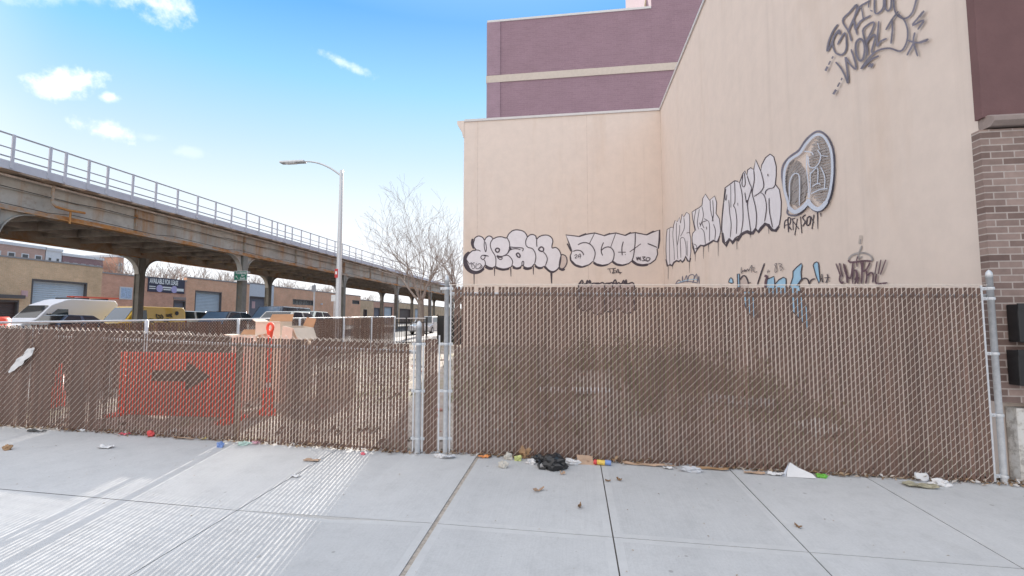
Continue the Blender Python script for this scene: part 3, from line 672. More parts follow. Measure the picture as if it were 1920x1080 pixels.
# fence along the pavement side of the lot
FX = -8.2
lt = lambda y: 1.56 + (1.75 - 1.56) * (y - 5.4) / (20.1 - 5.4)
y0f, y1f = YF + .1, on_x(741, 600, FX).y
of = thing('lot_side_fence', 'long slatted chain link fence with light top rail on the far side of the lot', 'fence', (FX, (y0f + y1f) / 2, .3))
chain_panel(of, lambda s, d, z: (FX - d, s, z), y0f, y1f, lambda s: gz(FX, s) + .03, lambda s: lt(s) - .02, (y0f, y1f), seg=1, ns=3, r=.0025, width=.86)
b = MB(); b.tube([(FX, y0f, lt(y0f)), (FX, y1f, lt(y1f))], .017, 8); b.build('top_rail', M['galv'], of)
for px in (275, 447, 562, 645, 697, 740):
    Y = on_x(px, 600, FX + .05).y
    b = MB(); b.lathe((FX + .05, Y, 0), [(.035, gz(FX, Y) - .2), (.035, lt(Y) - .01 + (.05 if px == 740 else 0)), (.001, lt(Y) + .02)], 10); b.build('post', M['galv'], of)

# black picket fence closing the back of the lot
pf = thing('picket_fence', 'black iron picket fence with pale top rail at the back of the lot', 'fence', (FX + 1.3, y1f, .4))
px1 = on_y(800, 600, y1f).x
ztp = on_y(770, 597, y1f).z
b = MB(); b.tube([(FX + .06, y1f, ztp), (px1, y1f, ztp)], .022, 8); b.build('top_rail', M['coping'], pf)
b = MB(); x = FX + .1
while x < px1:
    b.box((x - .009, y1f - .009, .45), (x + .009, y1f + .009, ztp - .025)); x += .115
b.box((FX + .06, y1f - .012, .55), (px1, y1f + .012, .585)); b.box((FX + .06, y1f - .012, ztp - .2), (px1, y1f + .012, ztp - .17)); b.build('pickets', M['black'], pf)
for x in (FX + .55, px1):
    b = MB(); b.box((x - .035, y1f - .035, .2), (x + .035, y1f + .035, ztp + .05)); b.build('post', M['black'], pf)
# dark mesh gate leaf standing between the picket fence and the building
gx0, gx1 = on_y(822, 600, y1f + 1).x, on_y(868, 600, y1f + 1).x
gt = thing('black_gate', 'solid black gate leaf standing beside the beige building corner', 'gate', ((gx0 + gx1) / 2, y1f + 1, .4))
b = MB(); b.box((gx0, y1f + .98, .42), (gx1, y1f + 1.02, on_y(840, 592, y1f + 1).z)); b.build('leaf', M['black'], gt)
b = MB(); b.box((gx0 - .05, y1f + .96, .2), (gx0 - .003, y1f + 1.04, on_y(840, 590, y1f + 1).z)); b.build('post', M['black'], gt)
# ------------------------------------------------------------------ elevated railway
XV, XR, XD = -22.0, -29.8, -21.1
def zx(px, py, X): return on_x(px, py, X).z
zrail, zmid, zf1, zf0 = zx(20, 251, XD), zx(20, 278, XD), zx(20, 302, XD), zx(20, 318, XD)
zg1, zg0 = zx(20, 331, XV), zx(20, 396, XV)
print('VIADUCT', zrail, zmid, zf1, zf0, zg1, zg0)
Y0, Y1 = 2.0, 215.0
ev = thing('elevated_railway', 'rusting steel elevated railway viaduct with grey railing crossing the left of the view', 'viaduct', (-26, 60, .3))
colY = [1.259 * 22 + (i - 2) * 13.45 for i in range(-1, 15)]
dg = zg1 - zg0
for X, nm, s in ((XV, 'near_girder', 1), (XR, 'far_girder', -1)):
    g = MB()
    g.box((X - .012, Y0, zg0 + .05), (X + .012, Y1, zg1 - .04)); g.box((X - .2, Y0, zg1 - .038), (X + .2, Y1, zg1))
    if s > 0:
        zl = zg0 + dg * .62
        g.box((X + .013, Y0, zl), (X + .10, Y1, zl + .02))
    go = g.build('main_girder', M['steel'] if s > 0 else M['far_steel'], ev)
    f = MB(); f.box((X - .22, Y0, zg0), (X + .22, Y1, zg0 + .048)); f.box((X + s * .0135, Y0, zg0 + .05), (X + s * .04, Y1, zg0 + .22)); f.build('bottom_flange', M['rust'], go)
    for cy in colY:
        for k in range(-3, 4):
            y = cy + k * 13.45 / 7
            wv = .17 if k in (0, 3, -3) else .06
            if k in (0, 3): st = MB(); st.box((X - .15, y - .05, zg0 + .22), (X + .15, y + .05, zg1 - .04)); st.build('stiffener', M['stiff'], go)
# columns with curved knee braces
def column_mesh(X, cy):
    c = MB(); z0 = gz(X, cy) - .15; h = .21
    c.box((X - h, cy - h, z0), (X - h + .04, cy + h, zg0 - .002)); c.box((X + h - .04, cy - h, z0), (X + h, cy + h, zg0 - .002))
    c.box((X - h + .04, cy - .16, z0), (X + h - .04, cy + .16, zg0 - .002))
    return c
for X in (XV, XR):
    for cy in colY:
        co = column_mesh(X, cy).build('column', M['column_steel'], ev)
        for s in (-1, 1):
            rr = 1.15; k = MB(); n = 10
            arc = [(cy + s * (.22 + rr - rr * math.cos(a)), zg0 - rr + rr * math.sin(a)) for a in [math.pi / 2 * i / n for i in range(n + 1)]]
            # web between the arc and the girder
            poly = arc + [(cy + s * .22, zg0 - .001)]
            k.prism(poly if s > 0 else poly[::-1], 'x', X - .03, X + .03)
            for (ya, za), (yb, zb2) in zip(arc, arc[1:]):
                V = [(x, y, z) for x in (X - .17, X + .17) for y, z in ((ya, za), (yb, zb2))]
                dy, dz = -(zb2 - za), yb - ya; l = math.hypot(dy, dz); dy, dz = dy / l * .03 * s, dz / l * .03 * s
                V += [(x, y - dy, z - dz) for x, y, z in V]
                k.add(V, [(0, 1, 3, 2), (4, 6, 7, 5), (0, 4, 5, 1), (2, 3, 7, 6), (0, 2, 6, 4), (1, 5, 7, 3)])
            k.build('knee_brace', M['steel'], co)
cb = MB()
y = Y0 + .5
while y < Y1:
    cb.box((XR + .21, y - .08, zg0 + .35), (XV - .21, y + .08, zg1 - .25)); y += 13.45 / 7
cb.build('cross_beams', M['dark_steel'], ev)
d = MB(); d.box((XR - .9, Y0, zg1 + .25), (XD - .35, Y1, zf0 + .02)); d.box((XV - 2.4, Y0, zg0 + .3), (XV - 2.36, Y1, zg1 - .01)); d.box((XV - 5.4, Y0, zg0 + .3), (XV - 5.36, Y1, zg1 - .01)); d.build('track_deck', M['dark_steel'], ev)
t_ = MB(); y = Y0
while y < Y1:
    t_.box((XR - 1.1, y, zg1 + .03), (XD - .05, y + .62, zg1 + .2)); y += 1.5
t_.build('timber_ties', M['tie'], ev)
f = MB(); f.box((XD - .04, Y0, zf0), (XD, Y1, zf1)); f.build('walkway_panel', M['fascia'], ev)
p = MB(); p.tube([(XV + .27, Y0, zg1 - .05), (XV + .27, Y1, zg1 - .05)], .055, 8)
p.build('service_pipe', M['pipe'], ev)
p = MB(); p.tube([(XV + .3, Y0 + i * 1.0, zg0 + dg * .64 - .02 * (i % 4)) for i in range(int(Y1 - Y0))], .015, 4); p.tube([(XV + .24, Y0 + i * 1.0, zg0 + .3 - .03 * (i % 5)) for i in range(int(Y1 - Y0))], .013, 4); p.build('cables', M['black'], ev)
# drain bend and junction box near the left edge
ya = on_x(88, 360, XV).y; pts = [(XV + .3, ya, zg1), (XV + .3, ya, zg0 + .62), (XV + .3, ya + .15, zg0 + .5), (XV + .3, ya + .6, zg0 + .46), (XV + .3, ya + 1.3, zg0 + .5)]
p = MB(); p.tube(pts, .055, 8); p.tube([(XV + .26, ya + .75, zg0 + .52), (XV + .26, ya + .75, zg0 - .1)], .04, 8); p.build('drain_pipe', M['rust'], ev)
rl = MB(); rl.box((XD - .03, Y0, zrail - .05), (XD + .02, Y1, zrail)); rl.box((XD - .02, Y0, zmid - .02), (XD + .01, Y1, zmid + .02)); rl.box((XD - .02, Y0, zf1 + .12), (XD + .01, Y1, zf1 + .17))
ro = rl.build('railing', M['rail_grey'], ev)
pm = None; ys_ = []
pxs = (22, 93, 123, 167, 203, 251, 295, 336, 374, 408, 438, 466, 490, 514, 524, 539, 552, 569, 586, 602, 617, 632, 646, 659, 671, 682)
ys_ = [on_x(px, 300, XD).y for px in pxs]; ys_ += [ys_[0] - 2.4 * i for i in (1, 2, 3, 4)]
y = max(ys_) + 2.6
while y < 190: ys_.append(y); y += 2.6
for y in ys_[:95]:
    b = MB(); b.box((XD + .002, y - .05, zf0 + .04), (XD + .05, y + .05, zrail + .005)); b.build('railing_post', M['fascia'], ro)
# far walkway railing
rl = MB(); X2 = XR - .9
rl.box((X2 - .02, Y0, zrail - .05), (X2 + .02, Y1, zrail)); rl.box((X2 - .02, Y0, zf0), (X2 + .02, Y1, zf1)); rl.build('far_railing', M['rail_grey'], ev)
# sign hanging from a column
def text(s, size, name, mat, parent, place, bold=0.0):
    cu = bpy.data.curves.new(name, 'FONT'); cu.body = s; cu.size = size; cu.offset = bold; cu.align_x = 'LEFT'
    o = bpy.data.objects.new(name, cu); COL.objects.link(o)
    dg_ = bpy.context.evaluated_depsgraph_get(); me = bpy.data.meshes.new_from_object(o.evaluated_get(dg_))
    bpy.data.objects.remove(o)
    off = world_off(parent)
    for v in me.vertices: v.co = Vector(place(v.co.x, v.co.y)) - off
    me.materials.clear(); me.materials.append(mat)
    q = bpy.data.objects.new(name, me); COL.objects.link(q); q.parent = parent
    return q
M['sign_green'] = flat('green_sign', (.0, .22, .13), .4); M['sign_white'] = flat('white_lettering', (.75, .76, .76), .5)
cy = colY[3]; YS = cy - .6
s0 = on_y(438, 526, YS); s1 = on_y(464, 507.5, YS)
sg = thing('street_sign', 'green street direction sign with white lettering and arrow on a viaduct column', 'sign', (s0.x, YS, s0.z))
b = MB(); b.box((s0.x, YS, s0.z), (s1.x, YS + .02, s1.z)); b.build('border', M['sign_white'], sg)
b = MB(); b.box((s0.x + .04, YS - .004, s0.z + .04), (s1.x - .04, YS - .001, s1.z - .04)); b.build('face', M['sign_green'], sg)
wS, hS = s1.x - s0.x, s1.z - s0.z
for tx, u, v, sz in (('Rockaway', .14, .68, .235), ('Ave', .55, .40, .21), ('South', .46, .12, .21)):
    text(tx, sz, 'lettering', M['sign_white'], sg, lambda x, y, u=u, v=v: (s0.x + u * wS + x * .80, YS - .006, s0.z + v * hS + y), .008)
b = MB(); ax, az = s0.x + .25 * wS, s0.z + .3 * hS
for P in ([(-.11, .13), (.02, .11), (-.09, .0)], [(-.04, .08), (-.06, .05), (.06, -.1), (.09, -.07)]):
    b.add([(ax + u, YS - .006, az + v) for u, v in P], [tuple(range(len(P)))])
b.build('arrow', M['sign_white'], sg, recalc=False)
b = MB(); b.box((s0.x + .3, YS + .022, s0.z + .25), (s1.x - .1, cy - .2, s0.z + .31)); b.box((s0.x + .3, YS + .022, s0.z + .55), (s1.x - .1, cy - .2, s0.z + .61)); b.build('bracket', M['galv'], sg)

# ------------------------------------------------------------------ street lamp
yl = on_x(637, 450, -11.0).y; LX = -11.0; zl = zx(637, 322, LX)
la = thing('street_lamp', 'tall grey street lamp with a curved arm reaching left over the road', 'street lamp', (LX, yl, gz(LX, yl)))
b = MB(); z0 = gz(LX, yl); b.tube([(LX, yl, z0 + .9), (LX, yl, zl)], [.135, .08], 12); b.lathe((LX, yl, 0), [(.08, zl), (.08, zl + .12), (.001, zl + .16)], 12); b.build('pole', M['galv'], la)
b = MB(); b.lathe((LX, yl, z0), [(.24, 0), (.24, .1), (.17, .3), (.15, .88), (.12, .92)], 12); b.build('base', M['galv'], la)
arm = [on_x(px, py, LX + 0) for px, py in ()]
tip = on_y(572, 303, yl)
P = [(LX + (tip.x - LX) * t, yl, zl - .15 + (tip.z - zl + .15) * (1 - (1 - t) ** 2)) for t in [i / 10 for i in range(11)]]
b = MB(); b.tube(P, [.05 - .015 * i / 10 for i in range(11)], 8); b.build('arm', M['galv'], la)
e = on_y(527, 304, yl)
b = MB(); b.obox(((tip.x + e.x) / 2, yl, tip.z + .0), abs(tip.x - e.x), .32, .11); b.obox((e.x + .45, yl, tip.z + .07), .12, .1, .06); b.build('lamp_head', M['galv'], la, bevel=.03)
b = MB(); b.obox(((tip.x + e.x) / 2 - .1, yl, tip.z - .065), .5, .24, .02); b.build('lens', M['chrome'], la)
zs = zx(634, 521, LX)
b = MB(); b.box((LX - .13, yl - .14, zs), (LX + .02, yl - .125, zs + .42)); b.build('small_sign', flat('red_notice', (.55, .05, .05), .5), la)
b = MB(); b.box((LX - .10, yl - .146, zs + .16), (LX - .01, yl - .142, zs + .30)); b.build('notice_panel', M['sign_white'], la)
# slim sign post on the near kerb
XP = -19.0; yp = on_x(589, 560, XP).y
sp_ = thing('sign_post', 'slim grey sign post on the street in front of the brick warehouses', 'post', (XP, yp, gz(XP, yp)))
b = MB(); b.tube([(XP, yp, gz(XP, yp) - .1), (XP, yp, zx(589, 533, XP))], .06, 8); b.build('pole', M['galv'], sp_)
b = MB(); b.box((XP - .16, yp - .08, zx(589, 547, XP)), (XP + .16, yp - .062, zx(589, 535, XP))); b.build('sign_plate', M['rail_grey'], sp_)
XP = -13.5; yp = on_x(627, 560, XP).y
sp_ = thing('parking_sign', 'small white parking sign on a post beside the street lamp', 'sign', (XP, yp, gz(XP, yp)))
b = MB(); b.tube([(XP, yp, gz(XP, yp) - .1), (XP, yp, zx(627, 553, XP))], .03, 8); b.build('pole', M['galv'], sp_)
b = MB(); b.box((XP - .17, yp - .05, zx(627, 565, XP)), (XP + .17, yp - .035, zx(627, 553, XP))); b.build('sign_plate', M['sign_white'], sp_)

# ------------------------------------------------------------------ bare trees
def bare_tree(name, label, loc, height, spread, seed, levels, mtw, mtr, group=None, trunk_r=.2, fork=.3, nb=3, thin=.006, lean=0, ns=5):
    rnd = random.Random(seed)
    root = thing(name, label, 'tree', loc, group)
    tr, cr = MB(), MB()
    def grow(p, d, L, r, lev, b):
        pts = [p]; rad = [r]; n = 4 if lev < 3 else 3
        for i in range(n):
            d = (d + Vector((rnd.gauss(0, .10), rnd.gauss(0, .10), rnd.gauss(.03, .05))) * (1 + lev * .25)).normalized()
            p = p + d * (L / n); pts.append(p); rad.append(max(thin, r * (1 - .45 * (i + 1) / n)))
        b.tube(pts, rad, ns if lev < 2 else (4 if lev < 3 else 3), False, True)
        if lev >= levels: return
        for k in range(nb + (lev in (1, 2))):
            j = rnd.choice(range(1 if lev else n - 1, n + 1)) if k else n
            ang = rnd.uniform(.25, .62) if lev else rnd.uniform(.28, .6)
            q = d.orthogonal().normalized(); q = Matrix.Rotation(rnd.uniform(0, 6.28), 3, d) @ q
            nd = (d * math.cos(ang) + q * math.sin(ang) * spread); nd.z += .10; nd.normalize()
            grow(pts[j], nd, L * rnd.uniform(.62, .86), rad[j] * rnd.uniform(.6, .8), lev + 1, cr)
    base_ = Vector(loc); L0 = height * fork
    pts = [base_ + Vector((0, 0, -.2)), base_ + Vector((.02, 0, L0 * .5)), base_ + Vector((lean * .3, .02, L0))]
    tr.tube(pts, [trunk_r * 1.25, trunk_r, trunk_r * .85], 10, False)
    top = pts[-1]
    nl = 7 if levels == 5 else 6
    for k in range(nl):
        a = 6.283 * k / nl + rnd.uniform(-.4, .4); tilt = rnd.uniform(.2, .62) * spread
        d = Vector((math.cos(a) * math.sin(tilt), math.sin(a) * math.sin(tilt), math.cos(tilt)))
        grow(top - Vector((0, 0, rnd.uniform(0, L0 * .25))), d, height * .27 * rnd.uniform(.85, 1.1), trunk_r * rnd.uniform(.24, .38), 1, cr)
    tr.build('trunk', mtr, root, recalc=False); cr.build('crown', mtw, root, recalc=False)
    return root
TX = -10.9; ty = on_x(789, 560, TX).y
bare_tree('bare_tree', 'large bare winter tree with spreading twigs between the lamp and the beige building', (TX, ty, gz(TX, ty)), on_x(789, 352, TX).z - .9, 1.42, 31, 5, M['twig'], M['bark'], None, .24, .25, 3, .006)
ty2 = on_x(858, 560, TX).y
bare_tree('bare_tree', 'second bare street tree half hidden by the corner of the beige building', (TX, ty2, gz(TX, ty2)), on_x(858, 425, TX).z - .4, 1.1, 23, 4, M['twig'], M['bark'], None, .26, .30, 3, .014)
rt = random.Random(5)
i = 0
for px, X, py in ((205, -50, 492), (240, -56, 480), (275, -52, 486), (305, -58, 484), (335, -50, 490), (372, -56, 494), (405, -52, 495), (425, -60, 498), (488, -54, 505), (540, -56, 512), (565, -60, 515), (595, -55, 520), (612, -60, 524), (690, -60, 545), (745, -62, 552)):
    Y = on_x(px, 560, X).y; h = on_x(px, py, X).z - .5
    bare_tree('bare_tree', 'bare tree standing behind the low brick warehouses', (X, Y, .5), h, 1.15, 40 + i, 4, M['farwood'], M['farwood'], 'bare trees behind the warehouses', .22, .3, 3, .022, ns=4); i += 1
# ------------------------------------------------------------------ low warehouses across the street
XB = -40.0
M['tan_brick'] = brick('tan_brick', (.58, .385, .225), (.64, .44, .265), (.60, .47, .35), 'yz', .23, .08, .01, patch=.2)
M['red_brick'] = brick('red_brick', (.55, .27, .18), (.61, .315, .22), (.56, .41, .33), 'yz', .23, .08, .01, patch=.2)
M['orange_brick'] = brick('orange_brick', (.68, .34, .195), (.73, .40, .245), (.62, .46, .36), 'yz', .23, .08, .01, patch=.15)
def shutter_mat(name, c):
    t = NT(name); z = t.xyz()[2]
    s_ = t.math('SINE', t.math('MULTIPLY', z, 2 * math.pi / .16)); t.bump(s_, .6, .02)
    return t.done(t.ramp(t.noise(.8, 5, .7, stretch=(1, 1, .25)), [(.3, scal(c, .86)), (.7, scal(c, 1.1))]), .5, .1)
M['shutter'] = shutter_mat('grey_shutter', (.46, .52, .58)); M['brown_shutter'] = shutter_mat('brown_shutter', (.085, .055, .05))
M['frame_dark'] = flat('dark_frame', (.10, .09, .09), .7); M['door_grey'] = flat('grey_door', (.15, .15, .18), .6)
M['panel_white'] = flat('white_panel', (.56, .58, .62), .6); M['roof_grey'] = flat('roof_coping', (.28, .27, .27), .8)
M['pane'] = NT('window_pane').done((.05, .055, .065), .15)
def P4(a, b):  # pixel corners on the front plane -> y range, z range
    p, q = on_x(*a, XB), on_x(*b, XB); return min(p.y, q.y), max(p.y, q.y), min(p.z, q.z), max(p.z, q.z)
def yb(px): return on_x(px, 590, XB).y
def warehouse(pxa, pxb, roof, mat, label, holes=(), depth=14, cop=True):
    """front wall with real openings: holes = (px0, px1, py_top, kind, material)"""
    ya, yc = yb(pxa), yb(pxb); zt = on_x(*roof, XB).z
    t = thing('warehouse', label, 'warehouse', (XB, (ya + yc) / 2, .3))
    H = []
    for h in holes:
        p0, p1, pyt, pxt = h[0], h[1], h[2], h[3]
        zt_ = on_x(pxt, pyt, XB).z; zb_ = on_x(pxt, h[6], XB).z if len(h) > 6 and h[6] else .1
        H.append((yb(p0), yb(p1), zb_, zt_, h[4], h[5]))
    cuts = sorted(set([ya, yc] + [v for h in H for v in h[:2]]))
    w = MB()
    for a, c in zip(cuts, cuts[1:]):
        m = (a + c) / 2; hh = [h for h in H if h[0] < m < h[1]]
        if not hh: w.box((XB - .35, a, -.2), (XB, c, zt))
        else:
            h = hh[0]; w.box((XB - .35, a, h[3]), (XB, c, zt))
            if h[2] > .2: w.box((XB - .35, a, -.2), (XB, c, h[2]))
    w.box((XB - depth, ya, -.2), (XB - .352, yc, zt - .4))
    w.build('wall', mat, t)
    if cop:
        c = MB(); c.box((XB - .42, ya, zt), (XB + .05, yc, zt + .12)); c.build('roof_edge', M['roof_grey'], t)
    for a, c, z0, z1, kind, mt in H:
        b = MB(); b.box((XB - .30, a + .03, z0), (XB - .2, c - .03, z1 - .02)); o = b.build(kind, mt, t)
        f = MB(); f.box((XB - .198, a + .004, z0), (XB + .02, a + .10, z1 - .004)); f.box((XB - .198, c - .10, z0), (XB + .02, c - .004, z1 - .004)); f.box((XB - .198, a + .102, z1 - .14), (XB + .02, c - .102, z1 - .004)); f.build('frame', M['frame_dark'], o)
        if kind == 'window':
            f = MB(); n = 6
            for i in range(1, n): y = a + (c - a) * i / n; f.box((XB - .198, y - .03, z0), (XB - .15, y + .03, z1 - .145))
            f.build('bars', M['roof_grey'], o)
    return t, ya, yc, zt
t1, a1, c1, r1 = warehouse(-60, 187, (0, 481), M['tan_brick'], 'tan brick warehouse with a wide grey roller shutter at the far left',
    [(-45, 34, 562, 10, 'roller_shutter', M['brown_shutter']), (55, 160, 526, 107, 'roller_shutter', M['shutter'])])
b = MB(); y0, y1 = yb(-50), yb(39); z = on_x(10, 559, XB).z; b.box((XB + .003, y0, z), (XB + .3, y1, z + .25)); b.build('canopy', M['frame_dark'], t1)
def poster(px0, px1, py0, py1, name, label, mat, face=None, cat='sign'):
    p = on_x(px0, py1, XB + .06); q = on_x(px1, (py0), XB + .06)
    s = thing(name, label, cat, (XB + .06, p.y, p.z)); b = MB(); b.box((XB + .003, p.y, p.z), (XB + .06, q.y, q.z)); b.build('board', mat, s)
    if face:
        f = MB(); f.box((XB + .062, p.y + .1, p.z + .1), (XB + .066, q.y - .1, q.z - .1)); f.build('face', face, s)
    return s, p, q
M['poster_blue'] = flat('poster_print', (.36, .46, .62), .6, var=.4, scale=9); M['pinkish'] = flat('faded_notice', (.55, .36, .36), .7)
poster(40, 53, 545, 556, 'notice_board', 'small faded pink notice on the tan warehouse beside the wide shutter', M['pinkish'])
t2, a2, c2, r2 = warehouse(187, 347, (230, 516), M['red_brick'], 'red brick warehouse with a dark lease banner and a white poster',
    [(324, 347, 563, 335, 'door', M['door_grey'])])
b = MB(); b.box((XB + .003, yb(323), on_x(335, 562, XB).z), (XB + .06, yb(346.5), on_x(335, 557, XB).z)); b.build('lintel', M['stone'], t2)
poster(224, 249, 539, 561, 'poster_board', 'white framed poster with blue print on the red brick warehouse', M['panel_white'], M['poster_blue'])
M['banner'] = flat('dark_banner', (.045, .045, .075), .6); M['lilac'] = flat('lilac_disc', (.42, .38, .62), .6)
sb, p, q = poster(277, 347, 526, 546.5, 'lease_banner', 'dark blue banner reading available for lease on the red brick warehouse', M['banner'])
L = q.y - p.y; Hh = q.z - p.z
text('AVAILABLE FOR LEASE', .64, 'lettering', M['sign_white'], sb, lambda x, y: (XB + .07, p.y + .035 * L + x * .92 * L / 7.7, p.z + Hh * .60 + y * 1.0), .02)
for u in (.30, .70):
    b = MB(); n = 20; b.add([(XB + .068, p.y + u * L + .36 * math.cos(6.283 * i / n), p.z + Hh * .27 + .36 * math.sin(6.283 * i / n)) for i in range(n)], [tuple(range(n))]); b.build('emblem', M['lilac'], sb, recalc=False)
b = MB()
for u0, u1, v0, v1 in ((.03, .19, .34, .40), (.03, .19, .20, .26), (.38, .62, .32, .42), (.40, .60, .18, .26), (.77, .97, .16, .36)):
    b.box((XB + .0665, p.y + u0 * L, p.z + v0 * Hh), (XB + .072, p.y + u1 * L, p.z + v1 * Hh))
b.build('print_lines', M['sign_white'], sb)
t3, a3, c3, r3 = warehouse(347, 466, (400, 526), M['orange_brick'], 'brick warehouse with one pale grey roller shutter next to the lease banner',
    [(364, 414, 546, 389, 'roller_shutter', M['shutter'])])
t4, a4, c4, r4 = warehouse(466, 512, (485, 533), M['panel_white'], 'low white panelled front with a dark grey door between two brick warehouses',
    [(467, 499, 556, 482, 'door', M['door_grey'])])
b = MB(); p0 = on_x(474, 567, XB + .1)
b.box((XB - .19, yb(474), on_x(476, 578, XB).z), (XB - .18, yb(480), on_x(476, 565, XB).z)); b.build('door_notice', M['pinkish'], t4)
t5, a5, c5, r5 = warehouse(512, 675.5, (560, 543), M['orange_brick'], 'long orange brick warehouse with a barred strip window',
    [(548, 589, 562, 568, 'window', M['pane'], 572), (660, 673, 563, 666, 'window', M['pane'], 570)])
b = MB(); zc_ = on_x(601, 570, XB).z; b.obox((XB + .12, yb(601), zc_), .22, .3, .25); b.build('wall_lamp', M['panel_white'], t5)
t6, a6, c6, r6 = warehouse(675.5, 700, (690, 564), M['tan_brick'], 'narrow tan brick warehouse with a brown door', [(681, 688, 580, 684, 'door', M['brown_shutter'])])
t7, a7, c7, r7 = warehouse(700, 745, (720, 567), M['red_brick'], 'brick warehouse with two grey doors beneath the viaduct', [(701, 712, 577, 706, 'door', M['door_grey']), (720, 735, 575, 727, 'roller_shutter', M['shutter'])])
t8, a8, c8, r8 = warehouse(745, 900, (780, 571), M['tan_brick'], 'last brick warehouse at the end of the row with a wide brown shutter', [(749, 769, 579, 759, 'roller_shutter', M['brown_shutter']), (778, 788, 579, 783, 'roller_shutter', M['shutter'])])
# taller blocks far behind
XA = -75.0
def far_block(pxa, pxb, ptop, mat, label, win, name='apartment_block', wm=None):
    ya, yc = on_x(pxa, 590, XA).y, on_x(pxb, 590, XA).y; zt = on_x((pxa + pxb) / 2, ptop, XA).z
    t = thing(name, label, 'apartment block', (XA, (ya + yc) / 2, .5)); b = MB(); b.box((XA - 12, ya, 0), (XA, yc, zt)); b.build('wall', mat, t)
    b = MB(); b.box((XA - 12, ya - .1, zt), (XA + .1, yc + .1, zt + .4)); b.build('roof_edge', M['panel_white'], t)
    n = win
    for i in range(n):
        for fl in range(2):
            y = ya + (yc - ya) * (i + .5) / n; z = zt - 1.6 - fl * 3.0; wv = (yc - ya) / n * .28
            w = MB(); w.box((XA - .02, y - wv, z - .9), (XA + .03, y + wv, z + .7)); o = w.build('window', wm or M['panel_white'], t)
            w = MB(); w.box((XA + .032, y - wv + .12, z - .78), (XA + .04, y + wv - .12, z + .58)); w.build('pane', M['pane'] if not wm else wm, o)
    return t
far_block(-30, 76, 460, brick('pink_brick', (.40, .26, .22), (.44, .29, .25), (.42, .34, .30), 'yz', .3, .1, .01), 'pinkish brick apartment block far behind the tan warehouse', 4)
far_block(78, 108, 470, M['panel_white'], 'pale apartment block between two darker blocks far away', 2)
far_block(110, 187, 483, brick('dark_far_brick', (.22, .13, .14), (.25, .15, .16), (.26, .2, .2), 'yz', .3, .1, .01), 'dark red block behind the right end of the tan warehouse', 5)
far_block(214, 226, 482, M['red_brick'], 'slim brick chimney like block seen above the red warehouse', 1)

# ------------------------------------------------------------------ vehicles (fronts towards the camera, -y)
def paint(name, c, rough=.22): 
    t = NT(name); m = t.done(c, rough, 0, .6); t.p.inputs['Coat Weight'].default_value = .6; return m
def wheel(parent, x, y, z, r, out):
    t = MB(); t.tube([(x, y, z), (x - out * .2, y, z)], r, 18); o = t.build('tyre', M['tyre'], None)
    o.name = 'wheel'; o.parent = parent
    t = MB(); t.tube([(x + out * .006, y, z), (x - out * .05, y, z)], r * .62, 14); t.build('rim', M['rim'], o)
    return o
def car(name, label, cat, loc, L, Wd, H, mat, kind='sedan', glass=None, rz=0):
    """local frame: y from 0 (front) to L, x across, z up"""
    root = thing(name, label, cat, (0, 0, 0))
    hw = Wd / 2; belt = H * .60 if kind != 'van' else H * .5
    if kind == 'sedan': roof = [(.27, belt), (.42, H), (.68, H * .985), (.86, belt + .03)]
    elif kind == 'suv': roof = [(.24, belt), (.36, H), (.90, H * .98), (.985, belt)]
    body = [(0, .32), (0, .62), (.03, .72), (.24, belt - .02)] + ([(.86, belt), (.985, belt - .04)] if kind == 'sedan' else [(.985, belt)]) + [(1, .6), (1, .34), (.96, .24), (.04, .24)]
    b = MB(); b.prism([(y * L, z) for y, z in body], 'x', -hw, hw); bo = b.build('body', mat, root, bevel=.06)
    c = MB(); n = len(roof); tw = hw * .76
    V = [(-hw * .96 if i in (0, n - 1) else -tw, y * L, z) for i, (y, z) in enumerate(roof)] + [(hw * .96 if i in (0, n - 1) else tw, y * L, z) for i, (y, z) in enumerate(roof)]
    c.add(V, [tuple(range(n)), tuple(range(2 * n - 1, n - 1, -1))] + [(i, n + i, n + i + 1, i + 1) for i in range(n - 1)])
    c.build('cabin', mat, root, bevel=.05)
    def lerp(a, b_, t): return Vector(a) + (Vector(b_) - Vector(a)) * t
    def pane(nm, q, m, off):
        o = Vector(off); q = [Vector(p) + o for p in q]; cen = sum(q, Vector()) / 4
        q = [cen + (p - cen) * .86 for p in q]; t = MB(); t.quad(*q); t.build(nm, m, root, recalc=False)
    g = glass or M['dark_glass']
    pane('windscreen', [V[0], V[n], V[n + 1], V[1]], g, (0, -.012, .012))
    pane('rear_window', [V[n - 2], V[2 * n - 2], V[2 * n - 1], V[n - 1]], M['dark_glass'], (0, .012, .012))
    for s, o in ((0, -1), (n, 1)):
        A, B, C_, D = V[s], V[s + 1], V[s + 2], V[s + 3]
        m0, m1 = lerp(A, D, .52), lerp(B, C_, .5)
        pane('side_window', [A, B, m1, m0], M['dark_glass'], (o * .014, 0, .004)); pane('side_window', [m0, m1, C_, D], M['dark_glass'], (o * .014, 0, .004))
        k = MB(); k.obox((o * (hw + .1), L * .29, belt + .06), .2, .1, .14); k.build('mirror', mat, root)
    for s in (-1, 1):
        for y in (.17 * L, .81 * L): wheel(root, s * (hw + .01), y, .33, .33, s)
        k = MB(); k.obox((s * hw * .72, -.005, .66), .34, .06, .14); k.build('headlight', M['chrome'], root)
        k = MB(); k.obox((s * hw * .75, L + .003, .75), .3, .05, .16); k.build('tail_light', M['red_lens'], root)
    root.location = loc; root.rotation_euler = (0, 0, rz)
    return root
